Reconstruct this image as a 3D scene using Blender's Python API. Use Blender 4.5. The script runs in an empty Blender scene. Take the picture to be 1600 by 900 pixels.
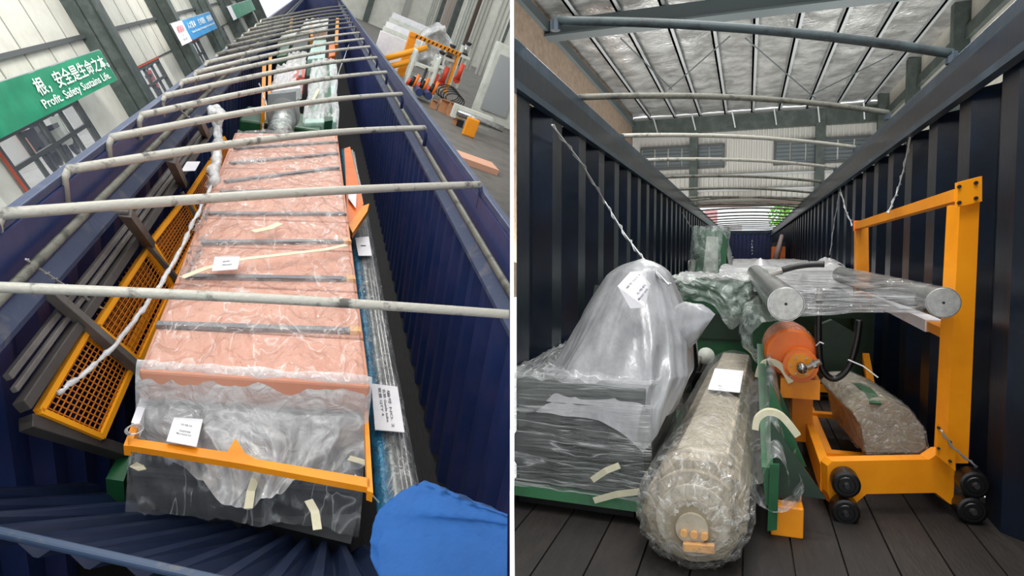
import bpy, bmesh, math, random
from mathutils import Vector, Matrix, noise
random.seed(7)
sc = bpy.context.scene
# ---------------------------------------------------------------- camera
FPX = 1000.0
PITCH = math.atan(55 / FPX)
EYE = Vector((0, 0, 1.30))
cd = bpy.data.cameras.new('camera'); cam = bpy.data.objects.new('camera', cd)
sc.collection.objects.link(cam)
cd.sensor_width = 36; cd.lens = 36 * FPX / 1600; cd.clip_start = 0.02; cd.clip_end = 400
cam.location = EYE; cam.rotation_euler = (math.pi / 2 - PITCH, 0, 0)
sc.camera = cam
# ---------------------------------------------------------------- light
w = bpy.data.worlds.new('world'); sc.world = w; w.use_nodes = True
bg = w.node_tree.nodes['Background']; bg.inputs[0].default_value = (0.93, 0.97, 1.0, 1); bg.inputs[1].default_value = 1.15
def area(name, loc, target, size, power, col=(1, 1, 1)):
    l = bpy.data.lights.new(name, 'AREA'); l.energy = power; l.size = size; l.color = col
    o = bpy.data.objects.new(name, l); sc.collection.objects.link(o); o.location = loc
    o.rotation_euler = (Vector(target) - Vector(loc)).to_track_quat('-Z', 'Y').to_euler(); return o
vs = sc.view_settings; vs.view_transform = 'Standard'; vs.look = 'None'; vs.gamma = 1; vs.use_curve_mapping = False
vs.exposure = 0.3
sc.cycles.transparent_max_bounces = 24
# ---------------------------------------------------------------- frames of the two places
def raw(x, u): return Vector((x, FPX * math.cos(PITCH) + u * math.sin(PITCH), -FPX * math.sin(PITCH) + u * math.cos(PITCH)))
def frame_fr(fwd, right):
    f = fwd.normalized(); r = (right - right.dot(f) * f).normalized(); return r, f, r.cross(f)
def frame_fd(fwd, down):
    f = fwd.normalized(); u = -(down - down.dot(f) * f).normalized(); return f.cross(u), f, u
vL = raw(-294, 486); vR = raw(368, 55)
def mk(b):
    m = Matrix.Identity(4)
    for i in range(3):
        for j in range(3): m[j][i] = b[i][j]
    m.translation = EYE; return m
L = mk(frame_fr(vL, raw(3071, -200)))            # container seen from above, and what it carries
H = mk(frame_fd(vL, raw(574, -1690)))            # factory hall wall beside it
G = mk(frame_fd(vL, raw(-1196, -2781)))          # factory floor on its other side
R = mk(frame_fr(vR, Vector((vR.y, -vR.x, 0))))   # container seen from its open end
INV = {id(m): m.inverted() for m in (L, H, G, R)}
def at(M, px, py, ax, val):
    """where the sight line of a photo point meets the plane axis=val of a frame"""
    d = raw(px - 800, 450 - py); d = INV[id(M)].to_3x3() @ d
    return d * (val / d[ax])
def atp(M, px, py, p, n):
    d = INV[id(M)].to_3x3() @ raw(px - 800, 450 - py)
    return d * (p.dot(n) / d.dot(n))
V = lambda *a: Vector(a)
def fill_light(M, p, q, sx, sy, power):
    a = M @ Vector(p); b = M @ Vector(q); o = area('added_fill', a, b, sx, power, (1, .97, .93)); o.data.shape = 'RECTANGLE'; o.data.size = sx; o.data.size_y = sy  # unseen fill light, added for brightness; no fixture of the hall
for x, y in ((-1.6, 1.5), (1.2, 2.0), (-1.2, 5.5), (1.2, 6.5)): fill_light(L, (x, y, 3.2), (x * .3, y + 1, -2), 1.5, .18, 60)  # added strips out of view, giving the film its streaks of highlight
fill_light(L, (0, 14, 4), (0, 14, -2), 2, .6, 180)
fill_light(H, (-1.5, 14, 5), (-6, 20, -.5), 2.5, 1, 500); fill_light(H, (-1.5, 26, 5), (-6, 34, -.5), 2.5, 1, 700)  # added fills that brighten the hall wall
fill_light(G, (6, 16, 9), (5, 22, -2), 2, 1, 900)
fill_light(R, (-.4, 3.0, 5.0), (-.3, 3.6, -1), 1.6, .2, 70); fill_light(R, (.6, 5.2, 5.2), (.3, 5.6, -1), 1.6, .2, 70); fill_light(R, (0, 12, 5.2), (0, 12, 0), 1.5, .3, 90)  # added overhead fills for the right container's interior
for x in (-3.3, 3.3):
    for y in (14, 19, 25): fill_light(R, (x, y, -.6), (x * .6, y + 1, 6), 2.2, 3.5, 190)  # added uplights hidden behind the container walls, brightening the roof foil
# ---------------------------------------------------------------- materials
def srgb(h):
    h = h.lstrip('#'); c = [int(h[i:i + 2], 16) / 255 for i in (0, 2, 4)]
    return tuple((x / 12.92 if x <= .04045 else ((x + .055) / 1.055) ** 2.4) for x in c) + (1,)
def pm(name, col, rough=.5, metal=0, col2=None, nscale=6, lo=.45, hi=.65, bump=0, bscale=20, stretch=(1, 1, 1), coat=0, emit=None, detail=6):
    m = bpy.data.materials.new(name); m.use_nodes = True; nt = m.node_tree; N = nt.nodes; K = nt.links
    b = N['Principled BSDF']; b.inputs['Base Color'].default_value = srgb(col)
    b.inputs['Roughness'].default_value = rough; b.inputs['Metallic'].default_value = metal
    b.inputs['Coat Weight'].default_value = coat
    tc = N.new('ShaderNodeTexCoord'); mp = N.new('ShaderNodeMapping'); mp.inputs['Scale'].default_value = stretch
    K.new(tc.outputs['Object'], mp.inputs[0])
    if col2:
        n = N.new('ShaderNodeTexNoise'); n.inputs['Scale'].default_value = nscale; n.inputs['Detail'].default_value = detail
        n.inputs['Roughness'].default_value = .65
        K.new(mp.outputs[0], n.inputs['Vector'])
        r = N.new('ShaderNodeValToRGB'); r.color_ramp.elements[0].position = lo; r.color_ramp.elements[1].position = hi
        r.color_ramp.elements[0].color = srgb(col); r.color_ramp.elements[1].color = srgb(col2)
        K.new(n.outputs[0], r.inputs[0]); K.new(r.outputs[0], b.inputs['Base Color'])
    if bump:
        n = N.new('ShaderNodeTexNoise'); n.inputs['Scale'].default_value = bscale; n.inputs['Detail'].default_value = 4
        K.new(mp.outputs[0], n.inputs['Vector'])
        q = N.new('ShaderNodeBump'); q.inputs['Strength'].default_value = bump; q.inputs['Distance'].default_value = .02
        K.new(n.outputs[0], q.inputs['Height']); K.new(q.outputs[0], b.inputs['Normal'])
    if emit: b.inputs['Emission Color'].default_value = srgb(col); b.inputs['Emission Strength'].default_value = emit
    return m
def film(name, col='#e8eaea', a=.2, a2=.75, scale=5, rough=.18, bump=.7, stretch=(1, 1, 1), line=.05, dist=1.5):
    """clear wrapping plastic: mostly see-through, milky where it is creased"""
    m = bpy.data.materials.new(name); m.use_nodes = True; nt = m.node_tree; N = nt.nodes; K = nt.links
    b = N['Principled BSDF']; b.inputs['Base Color'].default_value = srgb(col); b.inputs['Roughness'].default_value = rough
    b.inputs['Specular IOR Level'].default_value = .9
    tc = N.new('ShaderNodeTexCoord'); mp = N.new('ShaderNodeMapping'); mp.inputs['Scale'].default_value = stretch
    K.new(tc.outputs['Object'], mp.inputs[0])
    n = N.new('ShaderNodeTexNoise'); n.inputs['Scale'].default_value = scale; n.inputs['Detail'].default_value = 3
    n.inputs['Distortion'].default_value = dist; K.new(mp.outputs[0], n.inputs['Vector'])
    s = N.new('ShaderNodeMath'); s.operation = 'SUBTRACT'; s.inputs[1].default_value = .5; K.new(n.outputs[0], s.inputs[0])
    ab = N.new('ShaderNodeMath'); ab.operation = 'ABSOLUTE'; K.new(s.outputs[0], ab.inputs[0])
    mr = N.new('ShaderNodeMapRange'); mr.inputs[1].default_value = 0; mr.inputs[2].default_value = line
    mr.inputs[3].default_value = a2; mr.inputs[4].default_value = a; K.new(ab.outputs[0], mr.inputs[0])
    n2 = N.new('ShaderNodeTexNoise'); n2.inputs['Scale'].default_value = scale * 3.1; n2.inputs['Detail'].default_value = 5
    n2.inputs['Distortion'].default_value = dist; K.new(mp.outputs[0], n2.inputs['Vector'])
    ad = N.new('ShaderNodeMath'); ad.operation = 'ADD'; K.new(ab.outputs[0], ad.inputs[0]); K.new(n2.outputs[0], ad.inputs[1])
    q = N.new('ShaderNodeBump'); q.inputs['Strength'].default_value = bump; q.inputs['Distance'].default_value = .03
    K.new(ad.outputs[0], q.inputs['Height']); K.new(q.outputs[0], b.inputs['Normal'])
    t = N.new('ShaderNodeBsdfTransparent'); gl = N.new('ShaderNodeBsdfGlossy'); gl.inputs['Roughness'].default_value = .12
    K.new(q.outputs[0], gl.inputs['Normal'])
    lw = N.new('ShaderNodeLayerWeight'); lw.inputs[0].default_value = .5; K.new(q.outputs[0], lw.inputs['Normal'])
    pw = N.new('ShaderNodeMath'); pw.operation = 'POWER'; pw.inputs[1].default_value = 4; K.new(lw.outputs['Facing'], pw.inputs[0])
    fr = N.new('ShaderNodeMath'); fr.operation = 'MULTIPLY_ADD'; fr.inputs[1].default_value = .5; fr.inputs[2].default_value = .06; K.new(pw.outputs[0], fr.inputs[0])
    m1 = N.new('ShaderNodeMixShader'); K.new(fr.outputs[0], m1.inputs[0]); K.new(t.outputs[0], m1.inputs[1]); K.new(gl.outputs[0], m1.inputs[2])
    m2 = N.new('ShaderNodeMixShader'); K.new(mr.outputs[0], m2.inputs[0]); K.new(m1.outputs[0], m2.inputs[1]); K.new(b.outputs[0], m2.inputs[2])
    K.new(m2.outputs[0], N['Material Output'].inputs[0]); return m
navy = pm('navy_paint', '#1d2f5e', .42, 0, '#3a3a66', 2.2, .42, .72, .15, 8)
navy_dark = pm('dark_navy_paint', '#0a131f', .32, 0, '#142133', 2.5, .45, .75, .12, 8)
railm = pm('rail_paint', '#2a3b5c', .4, 0, '#525c74', 3.5, .5, .75, .1, 15)
raild = pm('dark_rail_paint', '#22323f', .4, 0, '#384a5a', 3, .5, .75, .1, 15)
rust = pm('worn_rail', '#343f5c', .6, 0, '#6c6868', 4, .55, .75, .2, 30)
galv = pm('galvanised_tube', '#b4b1a6', .5, .35, '#5f5d58', 9, .55, .66, .2, 40)
galvd = pm('weathered_tube', '#77766c', .55, .3, '#4a4b44', 7, .48, .62, .2, 40)
galvx = pm('dark_tube', '#3b4648', .45, .2, '#2b3234', 7, .48, .62)
wood = pm('dark_floorboard', '#191512', .7, 0, '#29221d', 5, .4, .7, .2, 12, (6, 1, 6))
woodb = pm('darker_floorboard', '#151210', .7, 0, '#231d1a', 5, .4, .7, .2, 12, (6, 1, 6))
white = pm('white_panel', '#c4c3b8', .6, 0, '#b2b1a6', 1.5, .4, .7)
board = pm('white_board', '#f6f6f6', .6)
seam = pm('grey_seam', '#8d8d86', .6)
colm = pm('dark_column', '#39433f', .5, 0, '#4c5450', 3)
framem = pm('window_frame', '#4a4d4e', .45)
silverf = pm('bright_frame', '#a9adae', .35, .5)
redtrim = pm('red_oxide_trim', '#a6452f', .6)
green_b = pm('banner_green', '#0d7a56', .5, 0, '#128a62', 1.2)
blue_b = pm('banner_blue', '#1f7db4', .5, 0, '#2a88bd', 1.2)
letter = pm('white_lettering', '#e8efe9', .6)
redl = pm('red_lettering', '#d22f3a', .6)
greyl = pm('grey_lettering', '#8a8c8a', .6)
darkl = pm('dark_print', '#55585c', .6)
yellow = pm('orange_yellow_paint', '#f59a12', .42, 0, '#e88b0c', 3, .4, .7)
yellow2 = pm('mesh_yellow_paint', '#f3a019', .42)
wire = pm('wire_orange', '#c9761f', .45)
orange = pm('orange_paint', '#ee7a28', .4, 0, '#e56d1e', 3)
black = pm('black_rubber', '#0b0b0c', .35)
blackm = pm('black_metal', '#17181a', .5, 0, '#24262a', 3)
greybeam = pm('grey_beam', '#6a6662', .5, 0, '#57524e', 4, .4, .6, .1, 20)
greybeamd = pm('dark_grey_beam', '#45413f', .5, 0, '#38342f', 4)
steel = pm('polished_steel', '#b5b5b2', .25, .9, '#8f8f8c', 10, .4, .7)
steelend = pm('turned_steel', '#9a9894', .35, .8, '#b5b2ac', 30, .4, .7)
pink = pm('salmon_board', '#d2977d', .6, 0, '#cb8a6f', 1.6, .4, .7, .15, 6)
pinkside = pm('salmon_board_edge', '#b9765f', .7)
strip = pm('grey_strip', '#7b7a7c', .5, .2, '#66666a', 8)
tan = pm('tan_block', '#d9a468', .7)
tape = pm('masking_tape', '#d8d3b8', .7, 0, '#cbc6a6', 8)
paper = pm('white_paper', '#eceaec', .8, 0, '#dedde2', 4)
kraft = pm('kraft_paper', '#a39780', .7, 0, '#8b806c', 5, .4, .7, .3, 10)
kraftl = pm('pale_kraft_paper', '#bdb3a0', .6, 0, '#a59b88', 7, .4, .7, .3, 14)
cardb = pm('cardboard', '#b4815a', .8, 0, '#9c6d49', 4)
greenm = pm('machine_green', '#1f5a35', .4, 0, '#18472b', 4)
greend = pm('dark_machine_green', '#14311f', .45, 0, '#0f2417', 4)
palegreen = pm('pale_green_cover', '#bcd6cc', .5, 0, '#9cc0b2', 5)
silver = pm('opaque_silver_plastic', '#9fa0a2', .3, .15, '#7f8083', 3.5, .4, .7, .45, 5, (2.2, 2.2, .6))
silver2 = pm('milky_plastic', '#c5c4c4', .3, 0, '#a5a4a4', 5, .4, .65, .5, 9)
darkpack = pm('dark_grey_pack', '#34373b', .5, 0, '#46494d', 4, .4, .7, .3, 9)
boxdark = pm('dark_box', '#2f3633', .5, 0, '#3d4742', 4)
bluef = pm('blue_film_tube', '#2f7ea3', .25, .2, '#2f6582', 14, .4, .6, .5, 40)
silvtube = pm('silver_tube', '#b8bcb8', .3, .7, '#7f8580', 14, .4, .6, .4, 40)
cloth = pm('bright_blue_cloth', '#17589c', .75, 0, '#124c8a', 3, .4, .7, .3, 30)
rope = pm('pale_rope', '#c9c4b8', .7, 0, '#a09b90', 30)
wirel = pm('steel_wire', '#c4c6c6', .4, .6)
foil = pm('roof_foil', '#c9cac8', .28, .6, '#939391', 1.6, .38, .62, 1.0, 9)
purl = pm('roof_purlin', '#a5aaab', .45, .3)
beamr = pm('roof_beam', '#4c5658', .5)
brownw = pm('brown_wall_panel', '#a8937f', .8, 0, '#8d7968', 6, .4, .7, .4, 20)
sheetw = pm('corrugated_white_sheet', '#b8b8b2', .55)
sheetg = pm('corrugated_grey_glass', '#5a6468', .4)
floorc = pm('concrete', '#6a6660', .7, 0, '#55524c', 2)
ginz = pm('outside_ground', '#e4e2dc', .8, 0, '#d0cdc6', 2)
machw = pm('machine_white', '#cfd2c8', .5, 0, '#bcc0b4', 3)
leafm = pm('leaf_bright', '#8fd838', .6, 0, '#4f9a34', 9)
barkm = pm('bark', '#5a4632', .8)
redm = pm('machine_red', '#d8452a', .4)
glassm = film('pane_glass', '#dfe6e8', .04, .06, 1, .05, 0)
film_s = film('stack_film', '#f6ebe5', .07, .42, 3.2, .16, 1.0, (1.7, .8, 1), .02, .9)
film_c = film('clear_film', '#dfe2e3', .16, .42, 3, .2, .9, (1.5, .8, 1), .035, 1.0)
film_k = film('creased_film', '#dfe2e3', .14, .5, 2.2, .15, 1.0, (2.6, .8, 1), .025, .7)
film_m = film('milky_film', '#d9d9d8', .5, .75, 3.5, .25, .8, (1, 1, 1), .06, 1.0)
film_t = film('tight_film', '#e4e4e0', .09, .4, 9, .12, .9, (1, .5, 1), .03, 1.2)
film_h = film('stretch_film', '#e6e8ea', .07, .35, 5, .12, .7, (.25, .6, 5), .05, .6)
film_b = film('box_stretch_film', '#e0e4e4', .10, .45, 4, .12, .7, (.35, .35, 4), .03, .8)
film_g = film('green_tint_film', '#cfdcd4', .28, .6, 3.5, .2, .8, (1, 1, 1), .04, 1)
# ---------------------------------------------------------------- mesh building
class MB:
    def __init__(s): s.v = []; s.f = []
    def add(s, vs_, fs):
        o = len(s.v); s.v += [Vector(x) for x in vs_]; s.f += [tuple(i + o for i in f) for f in fs]; return s
    def hexa(s, p):   # 4 bottom, 4 top
        return s.add(p, [(3, 2, 1, 0), (4, 5, 6, 7), (0, 1, 5, 4), (1, 2, 6, 5), (2, 3, 7, 6), (3, 0, 4, 7)])
    def box(s, x0, x1, y0, y1, z0, z1):
        return s.hexa([(x0, y0, z0), (x1, y0, z0), (x1, y1, z0), (x0, y1, z0), (x0, y0, z1), (x1, y0, z1), (x1, y1, z1), (x0, y1, z1)])
    def prism(s, pts, d):  # polygon + thickness vector
        n = len(pts); pts = [Vector(p) for p in pts]; d = Vector(d)
        return s.add(pts + [p + d for p in pts], [tuple(range(n))[::-1], tuple(range(n, 2 * n))] + [(i, (i + 1) % n, n + (i + 1) % n, n + i) for i in range(n)])
    def bar(s, a, b, w_, h_, up=(0, 0, 1)):
        a = Vector(a); b = Vector(b); d = (b - a).normalized(); u = Vector(up); r = d.cross(u).normalized(); u = r.cross(d)
        r *= w_ / 2; u *= h_ / 2
        return s.hexa([a - r - u, a + r - u, b + r - u, b - r - u, a - r + u, a + r + u, b + r + u, b - r + u])
    def tube(s, path, rad, seg=10, cap=True):
        path = [Vector(p) for p in path]; n = len(path); rs = rad if isinstance(rad, (list, tuple)) else [rad] * n
        o = len(s.v); prev = None
        for i, p in enumerate(path):
            t = (path[min(i + 1, n - 1)] - path[max(i - 1, 0)]).normalized()
            a = prev if prev else (Vector((0, 0, 1)) if abs(t.z) < .9 else Vector((1, 0, 0)))
            a = (a - a.dot(t) * t).normalized(); prev = a; b = t.cross(a)
            for k in range(seg):
                th = 2 * math.pi * k / seg; s.v.append(p + rs[i] * (math.cos(th) * a + math.sin(th) * b))
        for i in range(n - 1):
            for k in range(seg):
                k2 = (k + 1) % seg; s.f.append((o + i * seg + k, o + i * seg + k2, o + (i + 1) * seg + k2, o + (i + 1) * seg + k))
        if cap:
            s.f.append(tuple(o + k for k in range(seg))[::-1]); s.f.append(tuple(o + (n - 1) * seg + k for k in range(seg)))
        return s
    def grid(s, nu, nv, fn):
        o = len(s.v)
        for j in range(nv + 1):
            for i in range(nu + 1): s.v.append(Vector(fn(i / nu, j / nv)))
        for j in range(nv):
            for i in range(nu):
                a = o + j * (nu + 1) + i; s.f.append((a, a + 1, a + nu + 2, a + nu + 1))
        return s
def build(mb, name, M, mat, parent=None, base=None, smooth=False, clip=0, bevel=0, fix=True):
    me = bpy.data.meshes.new(name)
    bm = bmesh.new(); base = base or Vector()
    vv = [bm.verts.new(p - base) for p in mb.v]
    for f in mb.f:
        try: bm.faces.new([vv[i] for i in f])
        except ValueError: pass
    if fix: bmesh.ops.recalc_face_normals(bm, faces=bm.faces)
    if clip:
        inv = M.to_3x3().transposed(); n = inv @ Vector((1, 0, 0))
        bmesh.ops.bisect_plane(bm, geom=bm.verts[:] + bm.edges[:] + bm.faces[:], plane_co=n * (.012 * clip) - base, plane_no=n, clear_outer=clip < 0, clear_inner=clip > 0)
    bm.to_mesh(me); bm.free()
    if smooth:
        for p in me.polygons: p.use_smooth = True
    me.materials.append(mat)
    o = bpy.data.objects.new(name, me); sc.collection.objects.link(o)
    if bevel:
        b = o.modifiers.new('b', 'BEVEL'); b.width = bevel; b.segments = 2; b.limit_method = 'ANGLE'
    if parent: o.parent = parent
    else: o.matrix_world = M @ Matrix.Translation(base)
    return o
def props(o, label=None, cat=None, group=None, kind=None):
    if label: o['label'] = label
    if cat: o['category'] = cat
    if group: o['group'] = group
    if kind: o['kind'] = kind
    return o
class Thing:
    def __init__(s, M, name, base, label, cat, group=None, clip=0):
        s.M = M; s.base = Vector(base); s.clip = clip; s.o = bpy.data.objects.new(name, None); sc.collection.objects.link(s.o)
        s.o.empty_display_size = .1; s.o.matrix_world = M @ Matrix.Translation(s.base); props(s.o, label, cat, group)
    def part(s, name, mb, mat, parent=None, label=None, kind=None, **k):
        o = build(mb, name, s.M, mat, parent or s.o, s.base, clip=s.clip, **k); props(o, label, None, None, kind); return o
def single(M, name, mb, mat, label, cat, group=None, base=None, clip=0, **k):
    if base is None:
        base = sum(mb.v, Vector()) / len(mb.v); base.z = min(p.z for p in mb.v)
    return props(build(mb, name, M, mat, None, base, clip=clip, **k), label, cat, group)
def struct(M, name, mb, mat, clip=0, **k):
    return props(build(mb, name, M, mat, clip=clip, **k), kind='structure')
def text_mb(body, org, xd, yd, width, height, thick=.004):
    """lettering laid on a surface: flat outline letters, fitted to width x height from the lower-left corner"""
    c = bpy.data.curves.new('t', 'FONT'); c.body = body; c.resolution_u = 2; c.fill_mode = 'BOTH' if hasattr(c, 'fill_mode') else c.fill_mode
    c.offset = .012
    t = bpy.data.objects.new('t', c); sc.collection.objects.link(t)
    bpy.context.view_layer.update()
    me = bpy.data.meshes.new_from_object(t.evaluated_get(bpy.context.evaluated_depsgraph_get()))
    mb = MB()
    if len(me.vertices):
        xs = [v.co.x for v in me.vertices]; ys = [v.co.y for v in me.vertices]
        x0, x1, y0, y1 = min(xs), max(xs), min(ys), max(ys)
        xd = Vector(xd); yd = Vector(yd); nd = xd.cross(yd).normalized()
        mb.add([Vector(org) + xd * ((v.co.x - x0) / (x1 - x0) * width) + yd * ((v.co.y - y0) / (y1 - y0) * height) + nd * thick for v in me.vertices],
               [tuple(p.vertices) for p in me.polygons])
    bpy.data.objects.remove(t); bpy.data.meshes.remove(me); return mb
def nz(x, y, z=0, s=1.0): return noise.noise(Vector((x * s, y * s, z * s)))
def crease(x, y, z=0, s=1.0):   # ridged: sharp fold lines
    a = 1 - abs(noise.noise(Vector((x * s, y * s, z * s)))) * 2.2
    b = 1 - abs(noise.noise(Vector((x * s * 2.3 + 7, y * s * 2.3, z * s * 2.3)))) * 2.2
    return a + .5 * b - 1

# ================================================================ SETTING: partition between the two places
mb = MB().box(-.0036, .0036, 1.2, 60, -8, 14)
o = bpy.data.objects.new('partition_wall', None)
bpy.data.objects.remove(o)
PART = Matrix.Translation(EYE)
o = build(mb, 'wall_partition', PART, board); props(o, kind='structure')

# ================================================================ SETTING: left container
XL, XR, RIM, FLR = -1.20, 1.15, -1.14, -3.54
def corr(M, x, y0, y1, z0, z1, pitch, depth, side):
    mb = MB(); prof = []; y = y0
    while y < y1:
        prof += [(y, 0), (y + pitch * .32, 0), (y + pitch * .5, depth), (y + pitch * .82, depth)]; y += pitch
    prof.append((y, 0))
    for (ya, a), (yb, b) in zip(prof, prof[1:]):
        i = len(mb.v); mb.v += [V(x + side * a, ya, z0), V(x + side * b, yb, z0), V(x + side * b, yb, z1), V(x + side * a, ya, z1)]
        mb.f.append((i, i + 1, i + 2, i + 3))
    return mb
struct(L, 'wall_left_container_right', corr(L, XR - .02, 1.5, 52, FLR, RIM - .3, .36, .09, 1), navy, clip=-1, fix=False)
struct(L, 'wall_left_container_left', corr(L, XL + .02, .2, 52, FLR, RIM - .3, .42, .07, -1), navy, clip=-1, fix=False)
struct(L, 'wall_left_container_far', MB().box(XL, XR, 52, 52.1, FLR, RIM), navy, clip=-1)
struct(L, 'floor_left_container', MB().box(XL - .1, XR + .1, -1.5, 52, FLR - .1, FLR), woodb, clip=-1)
for nm, x0, x1, xs in (('right', XR - .015, XR + .035, -1), ('left', XL - .035, XL + .015, 1)):
    q = struct(L, 'trim_top_rail_' + nm, MB().box(x0, x1, 1.2, 52, RIM - .05, RIM), railm, clip=-1, bevel=.008)
    xi = x0 if nm == 'right' else x1
    struct(L, 'trim_rail_web_' + nm, MB().box(xi - .01, xi + .01, 1.2, 52, RIM - .34, RIM - .05), navy, clip=-1)
    xo = xi - .07 if nm == 'right' else xi + .07
    struct(L, 'trim_rail_flange_' + nm, MB().prism([V(xi, 1.2, RIM - .34), V(xo, 1.2, RIM - .40), V(xo, 1.2, RIM - .43), V(xi, 1.2, RIM - .37)], V(0, 50.8, 0)), rust, clip=-1)
    struct(L, 'trim_lashing_rod_' + nm, MB().tube([V(xo, 1.3, RIM - .22), V(xo, 52, RIM - .22)], .022, 8), galvd, clip=-1, smooth=True)
# near end: sloping corrugated sheet below the viewer
Nn = [(-60, 780), (-60, 798), (-60, 816), (-60, 838), (-20, 858), (60, 872), (140, 890), (225, 905), (310, 915), (390, 925), (460, 930), (530, 935), (600, 940), (680, 940), (760, 940)]
Fn = [(120, 764), (180, 778), (235, 790), (285, 803), (325, 812), (360, 822), (390, 832), (418, 838), (445, 843), (470, 848), (495, 853), (520, 858), (548, 863), (600, 870), (660, 875)]
mb = MB(); pn = []
for i, (a, b) in enumerate(zip(Nn, Fn)):
    A = at(L, *a, 2, -2.05); B = at(L, *b, 2, -2.55)
    pn.append((A, B))
for i in range(len(pn) - 1):
    (A, B), (C_, D_) = pn[i], pn[i + 1]; up = V(0, 0, .06); k = len(mb.v)
    e = lambda P, Q, t_: P.lerp(Q, t_)
    seq = [(A, B, 0), (e(A, C_, .3), e(B, D_, .3), 1), (e(A, C_, .6), e(B, D_, .6), 1), (e(A, C_, .9), e(B, D_, .9), 0), (C_, D_, 0)]
    for (a0, b0, h0), (a1, b1, h1) in zip(seq, seq[1:]):
        k = len(mb.v); mb.v += [a0 + up * h0, b0 + up * h0, b1 + up * h1, a1 + up * h1]; mb.f.append((k, k + 1, k + 2, k + 3))
struct(L, 'wall_left_container_near', mb, pm('near_wall_paint', '#14223e', .4, 0, '#1f2a42', 3, .4, .7), clip=-1, fix=False)
struct(L, 'trim_near_rail', MB().bar(at(L, -20, 828, 2, -1.93), at(L, 420, 925, 2, -1.93), .035, .03), pm('near_rail_paint', '#3a4c66', .5, 0, '#6a6862', 6, .55, .7), clip=-1, bevel=.01)

# roof bows of the left container (each hooked over both rails)
bows = [((69, 455), (726, 490), .052), ((69, 330), (726, 290), .05), ((107, 265), (663, 200), .05), ((175, 215), (627, 147), .05), ((222, 180), (603, 113), .05),
        ((258, 150), (588, 90), .05), ((285, 128), (577, 73), .05), ((307, 113), (568, 61), .05), ((323, 98), (561, 51), .05), ((340, 85), (555, 42), .055),
        ((355, 73), (550, 35), .055), ((368, 63), (547, 29), .055), ((380, 54), (544, 24), .055), ((390, 46), (542, 19), .055), ((400, 39), (541, 14), .055), ((408, 32), (539, 9), .055)]
ordn = ['nearest', 'second', 'third', 'fourth', 'fifth', 'sixth', 'seventh', 'eighth', 'ninth', 'tenth', 'eleventh', 'twelfth', 'thirteenth', 'fourteenth', 'fifteenth', 'sixteenth', 'seventeenth', 'eighteenth', 'nineteenth', 'twentieth']
for i, (a, b, dm) in enumerate(bows):
    A = at(L, *a, 2, RIM + .03); B = at(L, *b, 2, RIM + .03)
    d = (B - A)
    if i < 2:
        A0 = A + d * ((XL + .02 - A.x) / d.x); B0 = A + d * ((XR - .03 - A.x) / d.x); A, B = A0, B0
    t = Thing(L, 'roof_bow', (A + B) / 2, 'galvanised steel roof tube over the salmon pack, %s from the viewer' % ordn[i], 'roof bow', 'roof bows of the container seen from above', clip=-1)
    pts = []
    for k in range(25):
        s_ = k / 24; arch = .05 * math.sin(math.pi * s_) * (1 if i > 1 else .35)
        pts.append(A.lerp(B, s_) + V(0, 0, arch))
    r = .0125 * (1.0 if i == 0 else 1.6) + .006
    t.part('tube', MB().tube(pts, r, 10), galv if i < 9 else galvd, smooth=True)
    if i:
        t.part('hook', MB().tube([A, A + V(-.02, 0, -.05), A + V(-.02, 0, -.17)], r * .7, 8), galv, smooth=True)
        t.part('hook', MB().tube([B, B + V(.02, 0, -.05), B + V(.02, 0, -.17)], r * .7, 8), navy, smooth=True)

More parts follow.
